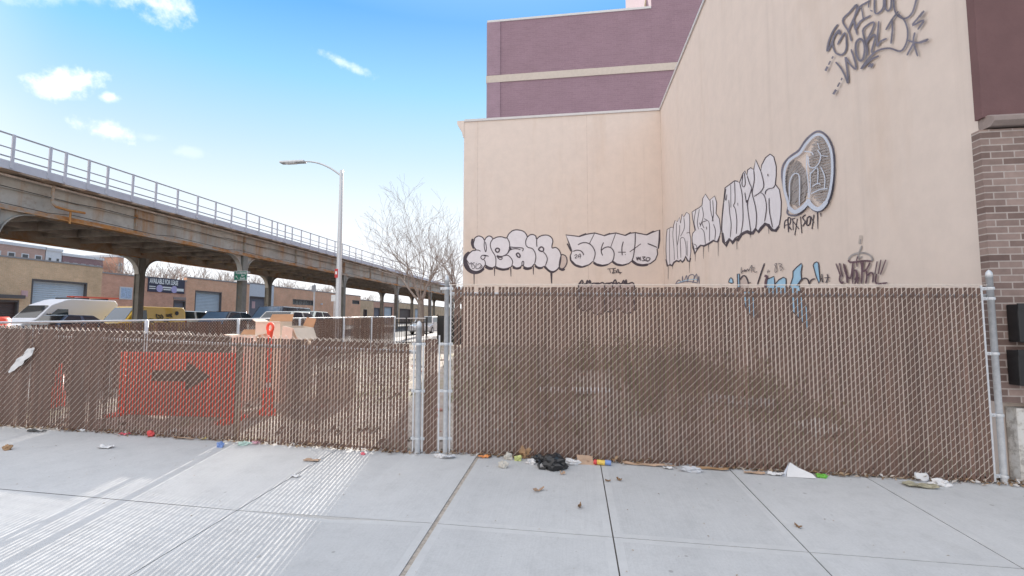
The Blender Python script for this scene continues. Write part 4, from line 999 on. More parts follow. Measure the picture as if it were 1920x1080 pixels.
def van(name, label, loc, L, Wd, H, prof, mat, ws, side_win, glass):
    root = thing(name, label, 'van', (0, 0, 0)); hw = Wd / 2
    b = MB(); zz = [z for _, z in prof]
    n = len(prof)
    def w_(z): return hw if z < H * .55 else hw * (1 - .12 * (z - H * .55) / (H * .45))
    V = [(-w_(z), y, z) for y, z in prof] + [(w_(z), y, z) for y, z in prof]
    b.add(V, [tuple(range(n)), tuple(range(2 * n - 1, n - 1, -1))] + [(i, n + i, n + (i + 1) % n, (i + 1) % n) for i in range(n)])
    b.build('body', mat, root, bevel=.06)
    (ya, za), (yb_, zb_) = ws
    t = MB(); k = .87; dy, dz = -.02, .02
    t.quad((-w_(za) * k, ya + dy, za + dz), (w_(za) * k, ya + dy, za + dz), (w_(zb_) * k, yb_ + dy, zb_ + dz), (-w_(zb_) * k, yb_ + dy, zb_ + dz)); t.build('windscreen', glass, root, recalc=False)
    for s in (-1, 1):
        t = MB(); t.add([(s * (w_(z) + .012), y, z) for y, z in side_win], [tuple(range(len(side_win)))]); t.build('side_window', M['dark_glass'], root, recalc=False)
        for y in (.16 * L, .78 * L): wheel(root, s * (hw + .01), y, .36, .36, s)
        k_ = MB(); k_.obox((s * hw * .78, .0, .85), .3, .08, .22); k_.build('headlight', M['chrome'], root)
        k_ = MB(); k_.obox((s * hw * .9, L + .01, 1.1), .14, .05, .5); k_.build('tail_light', M['red_lens'], root)
        k_ = MB(); k_.obox((s * (hw + .14), side_win[0][0] + .1, side_win[0][1] + .15), .2, .12, .34); k_.build('mirror', M['black'], root)
    root.location = loc; return root
XWV = -34.6
yv0, yv1 = on_x(38, 600, XWV).y, on_x(222, 600, XWV).y; gv = gz(XWV, yv0) - .12
Lv = yv1 - yv0; Hv = zx(150, 561, XWV) - gv
wv_ = van('cargo_van', 'white high roof cargo van parked under the viaduct', (XWV - 1, yv0, gv), Lv, 2.0, Hv,
    [(0, .4), (0, .95), (.12, 1.1), (.9, 1.42), (1.75, Hv * .84), (2.6, Hv * .97), (3.0, Hv), (Lv - .2, Hv), (Lv - .03, Hv - .25), (Lv, .45), (Lv - .1, .35), (.1, .35)],
    M['white_paint'], ((.95, 1.45), (1.68, Hv * .82)), [(1.35, 1.42), (2.1, Hv * .74), (2.75, Hv * .74), (2.75, 1.35)], M['dark_glass'])
ld = thing('roof_ladder', 'red ladder lying on the roof rack of the white van', 'ladder', (XWV - .6, yv0 + 3.5, gv + Hv + .12))
b = MB(); zr = gv + Hv + .14
for dx in (-.2, .2): b.box((XWV - .6 + dx - .03, yv0 + 3.2, zr), (XWV - .6 + dx + .03, yv1 + .3, zr + .09))
for i in range(9): y = yv0 + 3.4 + i * .33; b.box((XWV - .77, y, zr + .02), (XWV - .43, y + .04, zr + .06))
b.build('ladder_frame', flat('red_ladder', (.6, .12, .08), .5), ld)
b = MB()
for y in (yv0 + 3.2, yv0 + 4.2, yv1 - .7): b.box((XWV - 1.75, y, gv + Hv + .0), (XWV - .25, y + .06, gv + Hv + .12))
b.build('roof_rack', M['black'], wv_, local=False)
XYV = -31.2
yy0, yy1 = on_x(200, 600, XYV).y, on_x(350, 600, XYV).y; gy = gz(XYV, yy0) - .12; Ly = yy1 - yy0; Hy = zx(300, 575.5, XYV) - gy
M['yellow_paint'] = paint('yellow_paint', (.88, .55, .03), .35)
yv = van('delivery_van', 'yellow delivery van with scribbled side behind a viaduct column', (XYV - 1, yy0, gy), Ly, 2.0, Hy,
    [(0, .4), (0, .9), (.1, 1.02), (1.3, 1.2), (2.15, Hy * .97), (2.5, Hy), (Ly - .25, Hy), (Ly - .08, Hy - .2), (Ly, .5), (Ly - .1, .38), (.1, .38)],
    M['yellow_paint'], ((1.33, 1.24), (2.08, Hy * .95)), [(1.75, 1.25), (2.3, Hy * .88), (2.95, Hy * .88), (2.95, 1.22)], M['blue_glass'])
b = MB(); xs_ = XYV + .004
rq = random.Random(3)
for (py, pz, s) in ((.50, .55, .8), (.62, .68, .9), (.70, .55, .7), (.75, .72, .7), (.67, .42, .5)):
    P = [(py * Ly + s * .5 * math.sin(i * 1.7 + s * 9) * rq.uniform(.4, 1), pz * Hy + s * .22 * math.cos(i * 2.3 + s)) for i in range(9)]
    P = cat_rom(P, False, 4)
    for (u0, v0), (u1, v1) in zip(P, P[1:]):
        dx, dy = u1 - u0, v1 - v0; l = math.hypot(dx, dy) or 1; nx_, ny_ = -dy / l * .022, dx / l * .022
        X = lambda z: XYV + (0 if z < Hy * .55 else -.12 * (z - Hy * .55) / (Hy * .45)) + .01
        b.quad((X(v0), yy0 + u0 - nx_, gy + v0 - ny_), (X(v0), yy0 + u0 + nx_, gy + v0 + ny_), (X(v1), yy0 + u1 + nx_, gy + v1 + ny_), (X(v1), yy0 + u1 - nx_, gy + v1 - ny_))
b.build('scribbles', M['black'], yv, recalc=False)
b = MB(); zc2 = .80 * Hy; b.add([(XYV - .065 + .02, yy0 + .86 * Ly + .17 * math.cos(6.283 * i / 14), gy + zc2 + .17 * math.sin(6.283 * i / 14)) for i in range(14)], [tuple(range(14))]); b.build('vent_hole', M['black'], yv, recalc=False)
def place(px_a, X, py_roof, roof_at, L, Wd, mat, kind, label, cat='car', glass=None, name='parked_car', at=.27):
    y0 = on_x(px_a, 590, X).y - at * L; g_ = gz(X, y0) - .12; H = zx(roof_at, py_roof, X) - g_
    print(label, 'H', round(H, 2), 'y0', round(y0, 1))
    return car(name, label, cat, (X - Wd / 2, y0, g_), L, Wd, H, mat, kind, glass)
place(88, -23.5, 590.5, 150, 4.6, 1.8, paint('blue_grey_paint', (.10, .13, .20)), 'sedan', 'dark blue car under the viaduct in front of the white van', at=.2)
place(338, -33.5, 583, 360, 4.5, 1.8, paint('pale_paint', (.5, .55, .58)), 'suv', 'pale car parked just behind the yellow van', at=.24)
place(422, -18.0, 583.5, 436, 4.6, 1.85, paint('graphite_paint', (.05, .055, .065)), 'sedan', 'dark car with a bright blue windscreen left of the signed viaduct column', glass=M['blue_glass'])
place(528, -16.0, 574.5, 550, 4.9, 1.95, paint('navy_paint', (.04, .06, .09)), 'suv', 'tall dark car with a blue windscreen behind the cardboard boxes', glass=M['blue_glass'])
place(541, -12.0, 583.5, 565, 4.6, 1.8, paint('beige_grey_paint', (.5, .49, .46)), 'sedan', 'grey car with dark side windows just beyond the lot fence')
place(586, -14.2, 583.5, 606, 4.6, 1.8, paint('pale_green_paint', (.55, .6, .56)), 'sedan', 'pale green grey car parked to the left of the street lamp', at=.27)
place(814, -12.2, 593, 812, 4.7, 1.9, paint('white_suv_paint', (.66, .67, .68)), 'suv', 'white car parked beyond the black picket fence')
b = thing('safety_barrel', 'orange barrel top standing at the far left edge behind the low fence', 'barrel', (-12.5, on_x(-9, 600, -12.5).y, .3))
by = b.location.y; m_ = MB(); zt_ = zx(4, 594, -12.5)
m_.lathe((-12.5, by, 0), [(.30, .25), (.30, .5), (.27, .52), (.27, .8), (.24, .82), (.24, zt_ - .06), (.2, zt_), (.001, zt_)], 18); m_.build('barrel_body', M['orange'], b)
# ------------------------------------------------------------------ things standing in the lot behind the low fence
def lz(x, y): return gz(x, y) + mound(x, y) + .0
YA = 5.75
p, q = on_y(217, 772, YA), on_y(454, 662, YA)
sg2 = thing('arrow_sign', 'orange plastic barrier board with a black right pointing arrow behind the low fence', 'barrier sign', ((p.x + q.x) / 2, YA, lz(p.x, YA)))
p.z = lz((p.x + q.x) / 2, YA) + .03
b = MB(); b.box((p.x, YA, p.z), (q.x, YA + .05, q.z)); b.build('board', M['orange'], sg2, bevel=.02)
a0, a1 = on_y(287, 712, YA - .003), on_y(395, 690, YA - .003); zc3 = on_y(340, 705, YA).z; h = .075
xh = a0.x + (a1.x - a0.x) * .60
P = [(a0.x, zc3 - h), (xh, zc3 - h), (xh, zc3 - h * 2.6), (a1.x, zc3), (xh, zc3 + h * 2.6), (xh, zc3 + h), (a0.x, zc3 + h)]
b = MB(); b.prism(P, 'y', YA - .006, YA - .002); b.build('arrow', M['arrow_black'], sg2)
for X in (p.x + .12, q.x - .12):
    b = MB(); b.box((X - .04, YA + .0, lz(X, YA) - .1), (X + .04, YA + .04, p.z - .002)); b.box((X - .08, YA - .2, lz(X, YA) - .05), (X + .08, YA + .25, lz(X, YA) + .05)); b.build('leg', M['orange'], sg2)
YC = 6.0; pc = on_y(113, 682, YC)
cn = thing('traffic_cone', 'orange traffic cone behind the left part of the low fence', 'traffic cone', (pc.x, YC, lz(pc.x, YC)))
z0 = on_y(113, 792, YC).z; b = MB(); b.lathe((pc.x, YC, 0), [(.125, z0), (.03, pc.z), (.001, pc.z)], 18); b.build('cone', M['orange'], cn)
b = MB(); b.obox((pc.x, YC, z0 - .02), .36, .36, .045); b.build('foot', M['orange'], cn)
YD = 6.2; pt = on_y(507, 606, YD); pb_ = on_y(501, 765, YD)
dl = thing('delineator_post', 'orange looped delineator post sticking up behind the low fence', 'traffic post', (pt.x, YD, pb_.z))
b = MB(); X = pt.x
b.lathe((X, YD, 0), [(.085, pb_.z + .02), (.08, pb_.z + .24), (.045, pb_.z + .27), (.045, pb_.z + .42), (.03, pb_.z + .45), (.03, pt.z - .14)], 14); b.build('tube', M['orange'], dl)
b = MB(); b.lathe((X, YD, 0), [(.047, pb_.z + .30), (.047, pb_.z + .37)], 14); b.build('reflective_band', M['sign_white'], dl)
b = MB(); b.tube([(X + .045 * math.sin(a), YD, pt.z - .065 + .062 * math.cos(a)) for a in [6.283 * i / 16 for i in range(17)]], .02, 8); b.tube([(X, YD, pt.z - .2), (X, YD, pt.z - .12)], [.035, .045], 8); b.build('loop', M['orange'], dl)
b = MB(); b.lathe((X, YD, 0), [(.12, pb_.z - .12), (.12, pb_.z - .04), (.07, pb_.z + .03), (.056, pb_.z + .05)], 14); b.build('foot', M['orange'], dl)
def carton(label, pa, pb2, Y, depth, rz, flaps, tilt=0):
    a, c = on_y(*pa, Y), on_y(*pb2, Y); w = c.x - a.x; zt = max(a.z, c.z); x = (a.x + c.x) / 2; zb = lz(x, Y)
    t = thing('cardboard_box', label, 'cardboard box', (x, Y + depth / 2, zb)); h = zt - zb
    def Tr(x_, y_, z_): v = Matrix.Rotation(rz, 3, 'Z') @ (Matrix.Rotation(tilt, 3, 'Y') @ Vector((x_, y_, z_))); return (x + v.x, Y + depth / 2 + v.y, zb + v.z)
    b = MB(); hw, hd = w / 2, depth / 2; e = .012
    for (x0, y0, x1, y1) in ((-hw, -hd, hw, -hd + e), (-hw, hd - e, hw, hd), (-hw, -hd + e, -hw + e, hd - e), (hw - e, -hd + e, hw, hd - e)):
        V = [Tr(x_, y_, z_) for z_ in (0, h) for x_, y_ in ((x0, y0), (x1, y0), (x1, y1), (x0, y1))]
        b.add(V, [(0, 3, 2, 1), (4, 5, 6, 7), (0, 1, 5, 4), (1, 2, 6, 5), (2, 3, 7, 6), (3, 0, 4, 7)])
    b.build('walls', M['cardboard'], t)
    for (ax, l, ang) in flaps:
        dz, dd = l * math.sin(ang), l * math.cos(ang); f = MB()
        if ax == 'f': V = [(-hw, -hd, h), (hw, -hd, h), (hw * .92, -hd - dd, h + dz), (-hw * .92, -hd - dd, h + dz)]
        if ax == 'b': V = [(-hw, hd, h), (hw, hd, h), (hw * .92, hd + dd, h + dz), (-hw * .92, hd + dd, h + dz)]
        if ax == 'l': V = [(-hw, -hd, h), (-hw, hd, h), (-hw - dd, hd * .92, h + dz), (-hw - dd, -hd * .92, h + dz)]
        if ax == 'r': V = [(hw, -hd, h), (hw, hd, h), (hw + dd, hd * .92, h + dz), (hw + dd, -hd * .92, h + dz)]
        V = [Vector(Tr(*v)) for v in V]; n_ = (V[1] - V[0]).cross(V[2] - V[0]).normalized() * .005
        f.add([v + n_ for v in V] + [v - n_ for v in V], [(0, 1, 2, 3), (7, 6, 5, 4), (0, 4, 5, 1), (1, 5, 6, 2), (2, 6, 7, 3), (3, 7, 4, 0)])
        f.build('flap', M['card_inner'] if ax == 'b' else M['cardboard'], t)
carton('large open cardboard box with raised flaps behind the orange post', (478, 603), (520, 603), 7.4, .45, .15, [('b', .16, 1.0), ('f', .02, -.9), ('l', .08, .5)], 0)
carton('pale tall cardboard box leaning right of the orange post', (521, 612), (548, 612), 7.1, .4, -.35, [('r', .22, -.9), ('b', .16, 1.25)], .12)
carton('small open cardboard box with spread flaps left of the large box', (430, 629), (470, 629), 7.2, .4, .3, [('l', .12, .1), ('r', .14, .2), ('b', .13, .75)], 0)
carton('low brown carton inside the lot behind the saw-tooth fence', (590, 700), (650, 700), 7.6, .4, .5, [('l', .12, -.4)], 0)

# ------------------------------------------------------------------ crumpled rubbish
def crumple(name, label, cat, px, py, w, h, mat, seed, d=None, Y=None, flat_=1, rough=.45, freq=3, rz=0, group=None):
    """a crushed lump; px,py is where it touches the ground"""
    p = gpt(px, py) if Y is None else Vector((on_y(px, py, Y).x, Y, lz(on_y(px, py, Y).x, Y)))
    bm = bmesh.new(); bmesh.ops.create_icosphere(bm, subdivisions=3, radius=1)
    rn = random.Random(seed); s = Vector((seed * 3.1, seed * 1.7, seed))
    d = d or w * .7
    for v in bm.verts:
        n_ = v.co.normalized(); k = 1 + rough * mnoise.noise(n_ * freq * .6 + s) + rough * .6 * abs(mnoise.noise(n_ * freq * 1.7 + s * 2)) - rough * .25
        v.co = n_ * k; v.co.z = max(v.co.z, -.55)
    zmin = min(v.co.z for v in bm.verts)
    for v in bm.verts:
        v.co = Vector((v.co.x * w / 2, v.co.y * d / 2, (v.co.z - zmin) * h / 1.6))
    me = bpy.data.meshes.new(name); bm.to_mesh(me); bm.free(); me.materials.append(mat)
    o = bpy.data.objects.new(name, me); COL.objects.link(o); o.location = p + Vector((0, 0, -.002)); o.rotation_euler = (0, 0, rz)
    return tag(o, label, cat, group)
def scrap(name, label, cat, px, py, w, d, mat, seed, lift=.03, rz=0, rx=0, Y=None, group=None, z=0, curl=1.0):
    """a bent sheet of paper, card or leaf with a torn outline and a little thickness"""
    p = gpt(px, py)
    rn = random.Random(seed); n = 8; m = 6; bm = bmesh.new(); G = []
    for j in range(m + 1):
        row = []
        for i in range(n + 1):
            u, v = i / n - .5, j / m - .5
            jit = .05 if i in (0, n) or j in (0, m) else 0
            x, y = (u + rn.uniform(-jit, jit)) * w, (v + rn.uniform(-jit, jit)) * d
            zz = lift * curl * (abs(mnoise.noise((u * 2.2 + seed, v * 2.2, seed * .7))) * 1.6 + .5 * max(0, abs(u) - .25) * 2 * rn.choice((.7, 1)))
            row.append(bm.verts.new((x, y, zz + .003)))
        G.append(row)
    for j in range(m):
        for i in range(n): bm.faces.new((G[j][i], G[j][i + 1], G[j + 1][i + 1], G[j + 1][i]))
    me = bpy.data.meshes.new(name); bm.to_mesh(me); bm.free(); me.materials.append(mat)
    o = bpy.data.objects.new(name, me); COL.objects.link(o); o.location = p + Vector((0, 0, z)); o.rotation_euler = (rx, 0, rz)
    s_ = o.modifiers.new('thickness', 'SOLIDIFY'); s_.thickness = .0018; s_.offset = 1
    return tag(o, label, cat, group)
M['bag_black'] = NT('black_bag').done((.012, .012, .014), .28, 0, .6)
M['paper'] = flat('white_paper', (.66, .65, .65), .8, var=.06, scale=12)
M['kraft'] = flat('brown_paper', (.36, .22, .12), .85, var=.15, scale=15); M['tan_card'] = flat('tan_card', (.44, .30, .21), .85, var=.12, scale=12)
M['leaf'] = flat('dry_leaf', (.24, .14, .07), .85, var=.35, scale=20); M['green_wrap'] = flat('green_wrapper', (.14, .42, .05), .35)
M['lime_wrap'] = flat('lime_wrapper', (.52, .55, .22), .4, var=.2, scale=25); M['orange_wrap'] = flat('orange_wrapper', (.72, .26, .07), .45)
M['pink_wrap'] = flat('pink_wrapper', (.70, .13, .17), .45); M['blue_wrap'] = flat('blue_wrapper', (.18, .28, .56), .4); M['mint_wrap'] = flat('mint_wrapper', (.45, .58, .52), .5)
M['red_cup'] = flat('red_plastic', (.62, .06, .06), .4); M['clear'] = flat('cloudy_plastic', (.52, .53, .56), .25); M['fibre'] = flat('grey_fibre', (.50, .47, .42), .95, var=.25, scale=40)
M['olive'] = flat('old_newsprint', (.34, .31, .22), .85, var=.3, scale=22)
# black bag: body, tied neck and loose handle
pB = gpt(1034, 881)
bg = thing('plastic_bag', 'black plastic bag with a loose handle lying against the tall fence', 'plastic bag', pB)
o = crumple('bag_body', None, None, 1040, 878, .25, .15, M['bag_black'], 5, .2, rough=.35, freq=4); o.location -= pB; o.parent = bg
o = crumple('bag_neck', None, None, 1010, 866, .14, .08, M['bag_black'], 8, .1, rough=.5, freq=4); o.location -= pB; o.parent = bg
ph = gpt(1016, 878); b = MB(); b.tube([ph + Vector(v) for v in ((-.02, .03, .05), (-.035, 0, .03), (-.02, -.03, .008), (.03, -.035, .012), (.06, -.01, .05))], [.012, .014, .011, .013, .01], 6); b.build('bag_handle', M['bag_black'], bg)
crumple('paper_bag', 'crumpled brown paper bag standing left of the black bag', 'paper bag', 983, 858, .125, .12, M['kraft'], 2, rough=.7)
crumple('lime_wrapper', 'pale lime wrapper below the crumpled brown paper bag', 'wrapper', 971, 863, .085, .055, M['lime_wrap'], 3, rough=.8)
crumple('fibre_lump', 'front one of two pale fibrous lumps on the sidewalk edge', 'crumpled paper', 944, 876, .10, .065, M['fibre'], 11, rough=.5)
crumple('fibre_lump', 'rear one of two pale fibrous lumps by the fence foot', 'crumpled paper', 953, 861, .09, .07, M['fibre'], 13, rough=.5)
scrap('orange_wrapper', 'flat orange wrapper among the leaves beside the tall grey post', 'wrapper', 908, 858, .13, .05, M['orange_wrap'], 4, .03, .2)
crumple('tissue', 'white crumpled tissue left of the black bag', 'tissue', 996, 869, .10, .045, M['paper'], 6, rough=.8)
crumple('tissue', 'long white crumpled tissue right of the black bag', 'tissue', 1070, 870, .17, .05, M['paper'], 7, .09, rough=.8, freq=4)
scrap('card_piece', 'tan piece of card leaning on the fence beside the striped snack tube', 'card', 1097, 868, .17, .12, M['tan_card'], 9, .015, .05, R(38), z=.02)
pT = gpt(1130, 872)
tb = thing('snack_tube', 'red yellow and blue striped wrapper tube lying at the fence foot', 'wrapper', pT)
xx = -.085
for nm, c_, l in (('red_end', M['red_cup'], .03), ('middle', flat('yellow_print', (.70, .48, .10), .45, var=.3, scale=60), .08), ('blue_end', M['blue_wrap'], .06)):
    b = MB(); b.tube([pT + Vector((xx, .01, .026)), pT + Vector((xx + l - .001, .0, .024))], .025, 12); b.build(nm, c_, tb); xx += l
scrap('card_strip', 'long brown cardboard strip lying along the tall fence', 'card', 1215, 873, .50, .045, M['tan_card'], 12, .02, -.06)
scrap('card_strip', 'shorter brown cardboard strip right of the long one', 'card', 1330, 880, .34, .04, M['kraft'], 14, .03, -.05)
crumple('clear_wrapper', 'cloudy clear plastic wrapper crushed at the foot of the tall fence', 'wrapper', 1296, 884, .20, .05, M['clear'], 15, .08, rough=.8, freq=5)
scrap('paper_scrap', 'small white paper scrap between two brown strips', 'paper', 1253, 879, .09, .05, M['paper'], 16, .02)
scrap('card_piece', 'flat tan card scrap in front of the tall fence middle', 'card', 1415, 888, .19, .05, M['tan_card'], 17, .02, -.04)
scrap('paper_scrap', 'flat white paper strip left of the folded white sheet', 'paper', 1455, 891, .15, .05, M['paper'], 18, .03, -.05)
pS = gpt(1500, 894)
ps = thing('folded_sheet', 'white folded sheet propped up against the tall fence', 'paper', pS)
b = MB(); V = [(-.13, -.02, .0), (.13, -.03, .0), (.11, .0, .03), (.0, .04, .075), (-.06, .06, .115), (-.095, .03, .07)]; V = [pS + Vector(v) for v in V]
nn = Vector((0, -.004, .002)); b.add(V + [v + nn for v in V], [tuple(range(6)), tuple(range(11, 5, -1))] + [(i, (i + 1) % 6, 6 + (i + 1) % 6, 6 + i) for i in range(6)]); b.build('sheet', M['paper'], ps)
b = MB(); b.add([V[4] + Vector((-.008, .002, .0)), V[5] + Vector((-.012, 0, 0)), V[0] + Vector((-.03, .03, 0)), V[0] + Vector((-.004, .004, 0))], [(0, 1, 2, 3)]); b.build('folded_edge', flat('blue_shade_paper', (.52, .55, .62), .8), ps, recalc=False)
crumple('green_wrapper', 'bright green wrapper right of the folded white sheet', 'wrapper', 1541, 895, .10, .035, M['green_wrap'], 19, .06, rough=.7, freq=5)
pC = gpt(1727, 900)
cu_ = thing('paper_cup_lid', 'round white cup lid leaning on the fence foot near the brick pier', 'cup lid', pC)
b = MB(); n = 20
ring = [(.056 * math.cos(6.283 * i / n), .056 * math.sin(6.283 * i / n)) for i in range(n)]
V = [pC + Vector((u, -.01 + .45 * v, .042 + .75 * v)) for u, v in ring]; V2 = [v + Vector((0, .012, -.005)) for v in V]
b.add(V + V2, [tuple(range(n)), tuple(range(2 * n - 1, n - 1, -1))] + [(i, (i + 1) % n, n + (i + 1) % n, n + i) for i in range(n)]); b.build('lid', M['paper'], cu_)
b = MB(); b.tube([V[i % n] for i in range(n + 1)], .005, 6, False); b.build('rim', M['clear'], cu_)
scrap('newspaper', 'folded olive coloured newspaper flat on the sidewalk in front of the cup lid', 'newspaper', 1726, 912, .26, .11, M['olive'], 20, .035, -.05)
crumple('paper_bag', 'flattened white paper bag right of the newspaper', 'paper bag', 1766, 910, .17, .055, M['paper'], 21, .09, rough=.7)
# left side
scrap('dark_strip', 'thin dark strip on the sidewalk at the far left', 'debris', 70, 810, .22, .03, flat('dark_scrap', (.06, .06, .06), .8), 22, .02, .15)
crumple('paper_ball', 'white crumpled paper at the foot of the low fence left end', 'crumpled paper', 162, 808, .15, .06, M['paper'], 23, rough=.7)
crumple('crushed_cup', 'crushed brown cup on the sidewalk at the far left', 'cup', 14, 843, .09, .06, M['kraft'], 24, rough=.6)
scrap('paper_scrap', 'thin torn white paper lying alone on the left sidewalk', 'paper', 199, 840, .14, .07, M['paper'], 25, .03, .3)
scrap('pink_wrapper', 'flat pink wrapper left of the red cup', 'wrapper', 233, 816, .12, .04, M['pink_wrap'], 26, .03)
crumple('red_cup', 'small crushed red cup against the low fence', 'cup', 283, 818, .09, .075, M['red_cup'], 27, rough=.5)
scrap('card_strip', 'tan card strip at the foot of the low fence', 'card', 345, 823, .26, .04, M['tan_card'], 28, .02, -.05)
scrap('yellow_wrapper', 'mustard yellow wrapper near the blue one at the low fence', 'wrapper', 381, 824, .10, .035, flat('mustard_wrapper', (.50, .38, .10), .5), 29, .03)
crumple('blue_wrapper', 'crumpled blue wrapper in front of the low fence', 'wrapper', 413, 838, .085, .06, M['blue_wrap'], 30, rough=.7)
crumple('mint_wrapper', 'mint green wrapper right of the blue wrapper', 'wrapper', 458, 834, .13, .045, M['mint_wrap'], 31, .07, rough=.8)
scrap('pink_wrapper', 'pale pink strip right of the mint wrapper', 'wrapper', 480, 833, .10, .05, flat('pale_pink', (.62, .36, .42), .6), 32, .04, -.5)
scrap('card_piece', 'tan torn card lying in the sunlit stripes of the sidewalk', 'card', 585, 864, .17, .06, M['tan_card'], 33, .02, .05)
crumple('red_wrapper', 'tiny balled red wrapper on the sidewalk left of the grey posts', 'wrapper', 681, 852, .05, .028, M['pink_wrap'], 34, rough=.5)
scrap('paper_scrap', 'small white scrap in the sunlit stripes', 'paper', 553, 894, .08, .05, M['paper'], 35, .02)
crumple('tissue', 'white torn tissue between the two grey posts', 'tissue', 826, 857, .13, .035, M['paper'], 36, .08, rough=.8, freq=5)
scrap('paper_scrap', 'grey white scrap on the sidewalk just right of the tall grey post', 'paper', 843, 858, .12, .06, M['clear'], 37, .03, .3)
for k, (px, py, lab) in enumerate(((1140, 903, 'curled brown leaf on the slab joint below the snack tube'), (1010, 921, 'pale dry twig cluster on the sidewalk below the black bag'), (1087, 952, 'small dark leaf alone on the middle slab'), (1497, 989, 'orange brown leaf on the slab near the diagonal joint'), (1161, 901, 'thin grey leaf right of the curled brown leaf'), (1055, 890, 'flat pale leaf just below the black bag'))):
    scrap('fallen_leaf', lab, 'leaf', px, py, .05 if k != 1 else .11, .022, M['leaf'] if k not in (1, 5) else M['tan_card'], 50 + k, .03, k * .7)
# torn white plastic caught on the low fence
pa, pb3 = on_y(18, 698, YF - .02), on_y(66, 652, YF - .02)
tw = thing('torn_plastic', 'torn white plastic strip caught in the mesh of the low fence at the far left', 'plastic strip', pa)
b = MB(); A = []; n = 12
for i in range(n + 1):
    t = i / n; c_ = pa.lerp(pb3, t); wv2 = (.012 + .05 * t * 3 if t < .25 else .05 + .008 * math.sin(t * 17)) * (1 if t < .9 else .45) ; dirn = (pb3 - pa).normalized(); nrm = Vector((dirn.z, 0, -dirn.x))
    A.append([c_ + nrm * wv2 * s + Vector((0, -.012 - .02 * mnoise.noise((t * 6, s, 1)), .012 * mnoise.noise((t * 9, s * 3, 4)))) for s in (-.9, -.3, .3, .9)])
V = [v for r_ in A for v in r_]
b.add(V, [(4 * i + j, 4 * i + j + 1, 4 * i + j + 5, 4 * i + j + 4) for i in range(n) for j in range(3)])
o = b.build('strip', M['paper'], tw, recalc=False); m_ = o.modifiers.new('thickness', 'SOLIDIFY'); m_.thickness = .002
# leaf litter along the fence foot and a thin line of crumbs: uncountable
b = MB(); rn = random.Random(77)
def leafq(mb, x, y, z, s, up=.5):
    a = rn.uniform(0, 6.28); n_ = Vector((rn.gauss(0, up), rn.gauss(0, up), 1)).normalized(); u = n_.orthogonal().normalized(); u = Matrix.Rotation(a, 3, n_) @ u; v = n_.cross(u)
    c_ = Vector((x, y, z)); f = rn.uniform(.35, .6)
    mb.add([c_ - u * s, c_ - v * s * f + n_ * s * .2, c_ + u * s, c_ + v * s * f + n_ * s * .25], [(0, 1, 2, 3)])
for i in range(4200):
    x = rn.uniform(-7.5, XW + .9)
    dens = .35 + .65 * max(0, mnoise.noise((x * 1.3, 2, 3)) + .35) + (.5 if x > 1.6 else 0) + (1.2 if -1.1 < x < -.6 else 0)
    if rn.random() > dens: continue
    y = YF - abs(rn.gauss(0, .045)) + .06
    leafq(b, x, y, gz(x, y) + abs(rn.gauss(0, .018)) + .004, rn.uniform(.012, .034))
for i in range(240):
    x = rn.uniform(-6, 5); y = rn.uniform(2.4, YF); leafq(b, x, y, gz(x, y) + .004, rn.uniform(.003, .011), .15)
tag(b.build('leaf_litter', (lambda t: t.done(t.ramp(t.island(), [(0, (.10, .06, .035)), (.35, (.28, .17, .09)), (.7, (.40, .29, .19)), (.9, (.5, .45, .4)), (1, (.58, .56, .55))]), .9))(NT('leaf_litter')), recalc=False), 'dry leaves and crumbs gathered along the foot of the fences', 'leaf litter', None, 'stuff')
# weeds on the dirt mound inside the lot
b = MB()
for i in range(5200):
    x, y = rn.gauss(1.6, 1.5), rn.gauss(9.2, 1.9)
    if mnoise.noise((x * 1.1, y * .8, 4)) < -.02: continue
    if x > XW - .1 or y < 5.6: continue
    z = lz(x, y); h = rn.uniform(.06, .32) * (1.1 if mnoise.noise((x, y, 0)) > 0 else .5); a = rn.uniform(0, 6.28); w_ = rn.uniform(.006, .016); d_ = Vector((rn.gauss(0, .35), rn.gauss(0, .35), 1)).normalized() * h
    u = Vector((math.cos(a), math.sin(a), 0)) * w_
    b.add([Vector((x, y, z)) - u, Vector((x, y, z)) + u, Vector((x, y, z)) + d_], [(0, 1, 2)])
for i in range(1000):
    x, y = rn.gauss(1.4, 1.6), rn.gauss(8.6, 1.5)
    if mnoise.noise((x * 1.3, y, 14)) < .05: continue
    if x > XW - .3 or y < 5.6: continue
    z = lz(x, y); p0 = Vector((x, y, z)); h = rn.uniform(.25, .95)
    for k in range(3):
        d_ = Vector((rn.gauss(0, .25), rn.gauss(0, .25), 1)).normalized(); p1_ = p0 + d_ * h * .6; p2_ = p1_ + Vector((rn.gauss(0, .3), rn.gauss(0, .3), .7)) * h * .4
        b.tube([p0, p1_, p2_], [.005, .004, .002], 3, False)
        for q_ in range(4):
            c_ = p1_.lerp(p2_, rn.random()); s_q = rn.uniform(.012, .035); leafq(b, c_.x, c_.y, c_.z, s_q, .8)
tag(b.build('weeds', (lambda t: t.done(t.ramp(t.island(), [(0, (.13, .14, .07)), (.4, (.24, .23, .12)), (1, (.42, .35, .24))]), .85))(NT('weeds')), recalc=False), 'rough weeds and dry grass growing on the dirt mound', 'weeds', None, 'stuff')
b = MB(); rn2 = random.Random(9)
for i in range(700):
    x, y = rn2.uniform(-8, XW - .3), rn2.uniform(5.1, 15); s = rn2.uniform(.015, .07)
    b.obox((x, y, lz(x, y) + s * .25), s * rn2.uniform(.7, 1.8), s, s * .7, rn2.uniform(0, 3), rn2.uniform(-.4, .4))
tag(b.build('rubble', (lambda t: t.done(t.ramp(t.island(), [(0, (.14, .11, .09)), (.5, (.36, .32, .28)), (.8, (.55, .53, .50)), (1, (.40, .16, .12))]), .9))(NT('rubble')), recalc=False), 'small stones and rubbish scattered over the lot', 'rubble', None, 'stuff')
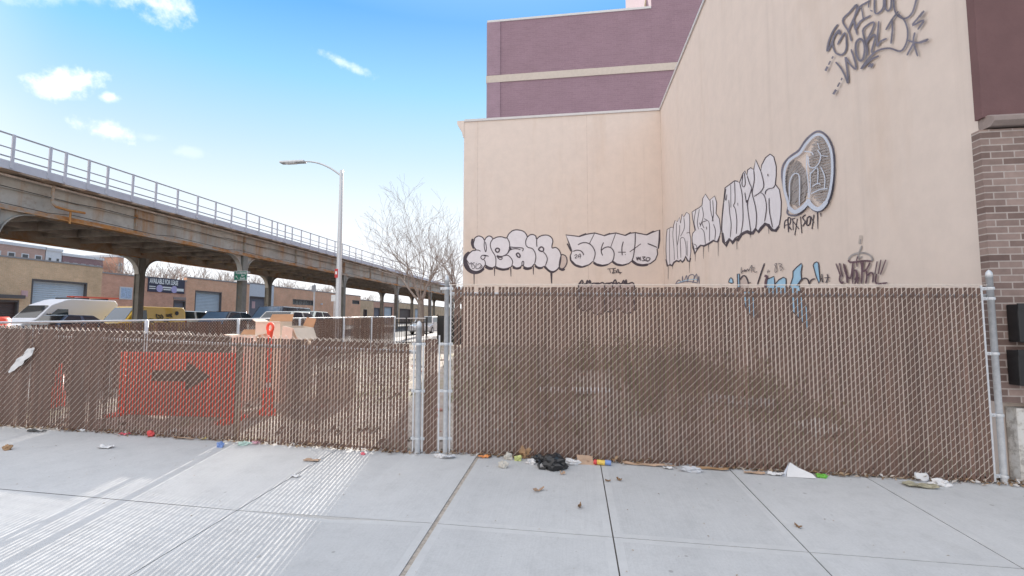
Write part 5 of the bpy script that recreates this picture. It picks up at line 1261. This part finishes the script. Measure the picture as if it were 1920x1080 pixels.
# pale boards and slabs dumped on the dirt behind the tall fence
for k, (x, y, l, w2, rz, rx, m_, lab) in enumerate(((.15, 7.6, 1.5, .2, .05, .12, 'paper', 'long pale board lying on the dirt behind the tall fence left part'), (-.25, 6.6, .5, .3, .3, .2, 'kerb', 'broken concrete slab on the dirt behind the tall fence'), (2.4, 7.2, .9, .25, -.4, .3, 'kerb', 'leaning grey slab on the dirt behind the tall fence right part'), (3.1, 6.4, .6, .35, .6, .25, 'peel_paint', 'peeling white board near the side wall behind the tall fence'))):
    b = MB(); b.obox((x, y, lz(x, y) + .06), l, w2, .05, rz, rx)
    tag(b.build('dumped_board', M[m_]), lab, 'board')
# wall boxes on the brick pier
for k, (py0, py1, lab) in enumerate(((571, 641, 'upper black letterbox mounted on the brick pier'), (656, 721, 'lower black letterbox mounted on the brick pier'))):
    YL = YF + .09; p0, p1 = on_y(1894, py1, YL - .05), on_y(1894, py0, YL - .05)
    bx = thing('letterbox', lab, 'letterbox', (p0.x + .17, YL - .1, p0.z), 'black boxes on the brick pier')
    b = MB(); b.box((p0.x, YL - .15, p0.z), (p0.x + .36, YL - .033, p1.z)); b.build('box', M['black'], bx, bevel=.008)
    b = MB(); b.box((p0.x - .008, YL - .165, p1.z - .05), (p0.x + .368, YL - .152, p1.z + .008)); b.build('flap', M['black'], bx)
# weeds by the peeling base
b = MB()
for i in range(60):
    x = XW + rn.uniform(.0, .5); y = YF - .06 - rn.uniform(0, .08); leafq(b, x, y, gz(x, y) + rn.uniform(.01, .09), rn.uniform(.02, .05), .9)
tag(b.build('dry_weed', M['leaf'], recalc=False), 'brown dry weed clump at the foot of the peeling base', 'weed', None, 'stuff')
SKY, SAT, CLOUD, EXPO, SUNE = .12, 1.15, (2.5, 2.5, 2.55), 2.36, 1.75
# ------------------------------------------------------------------ light and sky
SUN_AZ, SUN_EL = -10.5, 21.5            # degrees from +y towards +x, and above the horizon
d = Vector((math.sin(R(SUN_AZ)) * math.cos(R(SUN_EL)), math.cos(R(SUN_AZ)) * math.cos(R(SUN_EL)), math.sin(R(SUN_EL))))
sl_ = bpy.data.lights.new('sun', 'SUN'); sl_.energy = SUNE; sl_.angle = R(.4); sl_.color = (1, .93, .84)
so_ = bpy.data.objects.new('sun', sl_); COL.objects.link(so_); so_.rotation_euler = d.to_track_quat('Z', 'Y').to_euler(); so_.location = (0, 0, 30)
wd_ = bpy.data.worlds.new('World'); scene.world = wd_; wd_.use_nodes = True
nt = wd_.node_tree; N = nt.nodes; Lk = nt.links.new
bgn = N['Background']; bgn.inputs['Strength'].default_value = SKY
sky = N.new('ShaderNodeTexSky'); sky.sky_type = 'NISHITA'; sky.sun_disc = False; sky.sun_elevation = R(SUN_EL); sky.sun_rotation = R(SUN_AZ)
sky.air_density = 1.0; sky.dust_density = 1.2; sky.ozone_density = 2.0; sky.altitude = 10
tc = N.new('ShaderNodeTexCoord')
def vm(op, a, b=None):
    n = N.new('ShaderNodeVectorMath'); n.operation = op; Lk(a, n.inputs[0])
    if b is not None:
        if isinstance(b, (tuple, list, Vector)): n.inputs[1].default_value = b
        else: Lk(b, n.inputs[1])
    return n
def mt(op, a, b=0, clamp=False):
    n = N.new('ShaderNodeMath'); n.operation = op; n.use_clamp = clamp
    for i, c in ((0, a), (1, b)):
        if isinstance(c, (int, float)): n.inputs[i].default_value = c
        else: Lk(c, n.inputs[i])
    return n.outputs[0]
dirv = tc.outputs['Generated']
hs = N.new('ShaderNodeHueSaturation'); hs.inputs['Saturation'].default_value = SAT; hs.inputs['Value'].default_value = 1; Lk(sky.outputs[0], hs.inputs['Color'])
# the glare round the sun is rolled off and the lower air is hazy, with unseen brightness added overhead and behind as fill light
roll = vm('DIVIDE', hs.outputs[0], vm('ADD', vm('MULTIPLY', hs.outputs[0], (.42, .42, .42)).outputs[0], (1, 1, 1)).outputs[0]).outputs[0]
sxyz = N.new('ShaderNodeSeparateXYZ'); Lk(dirv, sxyz.inputs[0])
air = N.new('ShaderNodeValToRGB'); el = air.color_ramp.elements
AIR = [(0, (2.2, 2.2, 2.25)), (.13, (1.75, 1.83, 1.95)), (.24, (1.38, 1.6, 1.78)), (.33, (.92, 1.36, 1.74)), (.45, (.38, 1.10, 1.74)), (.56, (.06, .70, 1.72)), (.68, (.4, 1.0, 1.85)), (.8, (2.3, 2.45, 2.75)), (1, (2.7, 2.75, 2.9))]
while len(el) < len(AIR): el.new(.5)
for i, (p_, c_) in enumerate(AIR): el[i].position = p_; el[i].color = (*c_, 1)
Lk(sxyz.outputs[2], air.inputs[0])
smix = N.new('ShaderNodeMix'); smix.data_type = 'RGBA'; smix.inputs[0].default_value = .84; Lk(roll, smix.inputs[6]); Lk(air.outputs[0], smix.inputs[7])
nz = N.new('ShaderNodeTexNoise'); nz.inputs['Scale'].default_value = 22; nz.inputs['Detail'].default_value = 7; nz.inputs['Roughness'].default_value = .62; Lk(dirv, nz.inputs['Vector'])
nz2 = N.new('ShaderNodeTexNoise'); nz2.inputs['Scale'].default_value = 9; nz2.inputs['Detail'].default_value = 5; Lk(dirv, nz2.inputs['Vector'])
# unseen patchy white fill added behind and left of view to brighten walls
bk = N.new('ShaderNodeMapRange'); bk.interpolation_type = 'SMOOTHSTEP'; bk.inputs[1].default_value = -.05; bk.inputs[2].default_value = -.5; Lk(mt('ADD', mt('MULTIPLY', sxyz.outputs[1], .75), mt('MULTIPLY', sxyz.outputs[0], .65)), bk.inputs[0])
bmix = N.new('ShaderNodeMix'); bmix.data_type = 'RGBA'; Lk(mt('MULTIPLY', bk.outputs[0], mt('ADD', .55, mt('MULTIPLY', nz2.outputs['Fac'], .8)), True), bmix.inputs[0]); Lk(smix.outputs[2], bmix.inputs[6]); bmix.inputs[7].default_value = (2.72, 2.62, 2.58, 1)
acc = None
for px, py, ru, rv, ang, dens in ((128, 158, 46, 21, -3, .95), (206, 182, 17, 10, 0, .85), (196, 246, 40, 19, 12, .75), (275, 2, 62, 24, 14, .7), (120, -14, 80, 18, 0, .35), (648, 120, 46, 12, 26, .5), (282, 258, 24, 8, 5, .12), (352, 284, 26, 10, 0, .15)):
    c = ray(px, py).normalized(); u = (ray(px + 1, py + math.tan(R(ang))).normalized() - c).normalized(); v = c.cross(u)
    cx = vm('DOT_PRODUCT', dirv, u * (FPX / ru)).outputs['Value']; cy_ = vm('DOT_PRODUCT', dirv, v * (FPX / rv)).outputs['Value']
    fw = vm('DOT_PRODUCT', dirv, c).outputs['Value']
    e = mt('SQRT', mt('ADD', mt('MULTIPLY', cx, cx), mt('MULTIPLY', cy_, cy_)))
    e = mt('ADD', e, mt('MULTIPLY', mt('SUBTRACT', nz.outputs['Fac'], .5), 2.6)); e = mt('ADD', e, mt('MULTIPLY', mt('SUBTRACT', nz2.outputs['Fac'], .5), 1.2))
    mr = N.new('ShaderNodeMapRange'); mr.interpolation_type = 'SMOOTHSTEP'; mr.inputs[1].default_value = .95; mr.inputs[2].default_value = .05; Lk(e, mr.inputs[0])
    m = mt('MULTIPLY', mt('MULTIPLY', mr.outputs[0], dens), mt('GREATER_THAN', fw, 0))
    acc = m if acc is None else mt('MAXIMUM', acc, m)
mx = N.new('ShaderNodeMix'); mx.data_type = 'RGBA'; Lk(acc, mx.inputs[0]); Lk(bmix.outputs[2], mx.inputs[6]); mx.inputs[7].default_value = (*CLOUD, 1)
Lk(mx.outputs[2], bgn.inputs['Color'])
vs = scene.view_settings; vs.view_transform = 'Standard'; vs.look = 'None'; vs.exposure = EXPO; vs.gamma = 1; vs.use_curve_mapping = False
scene.cycles.max_bounces = 6; scene.cycles.use_denoising = True
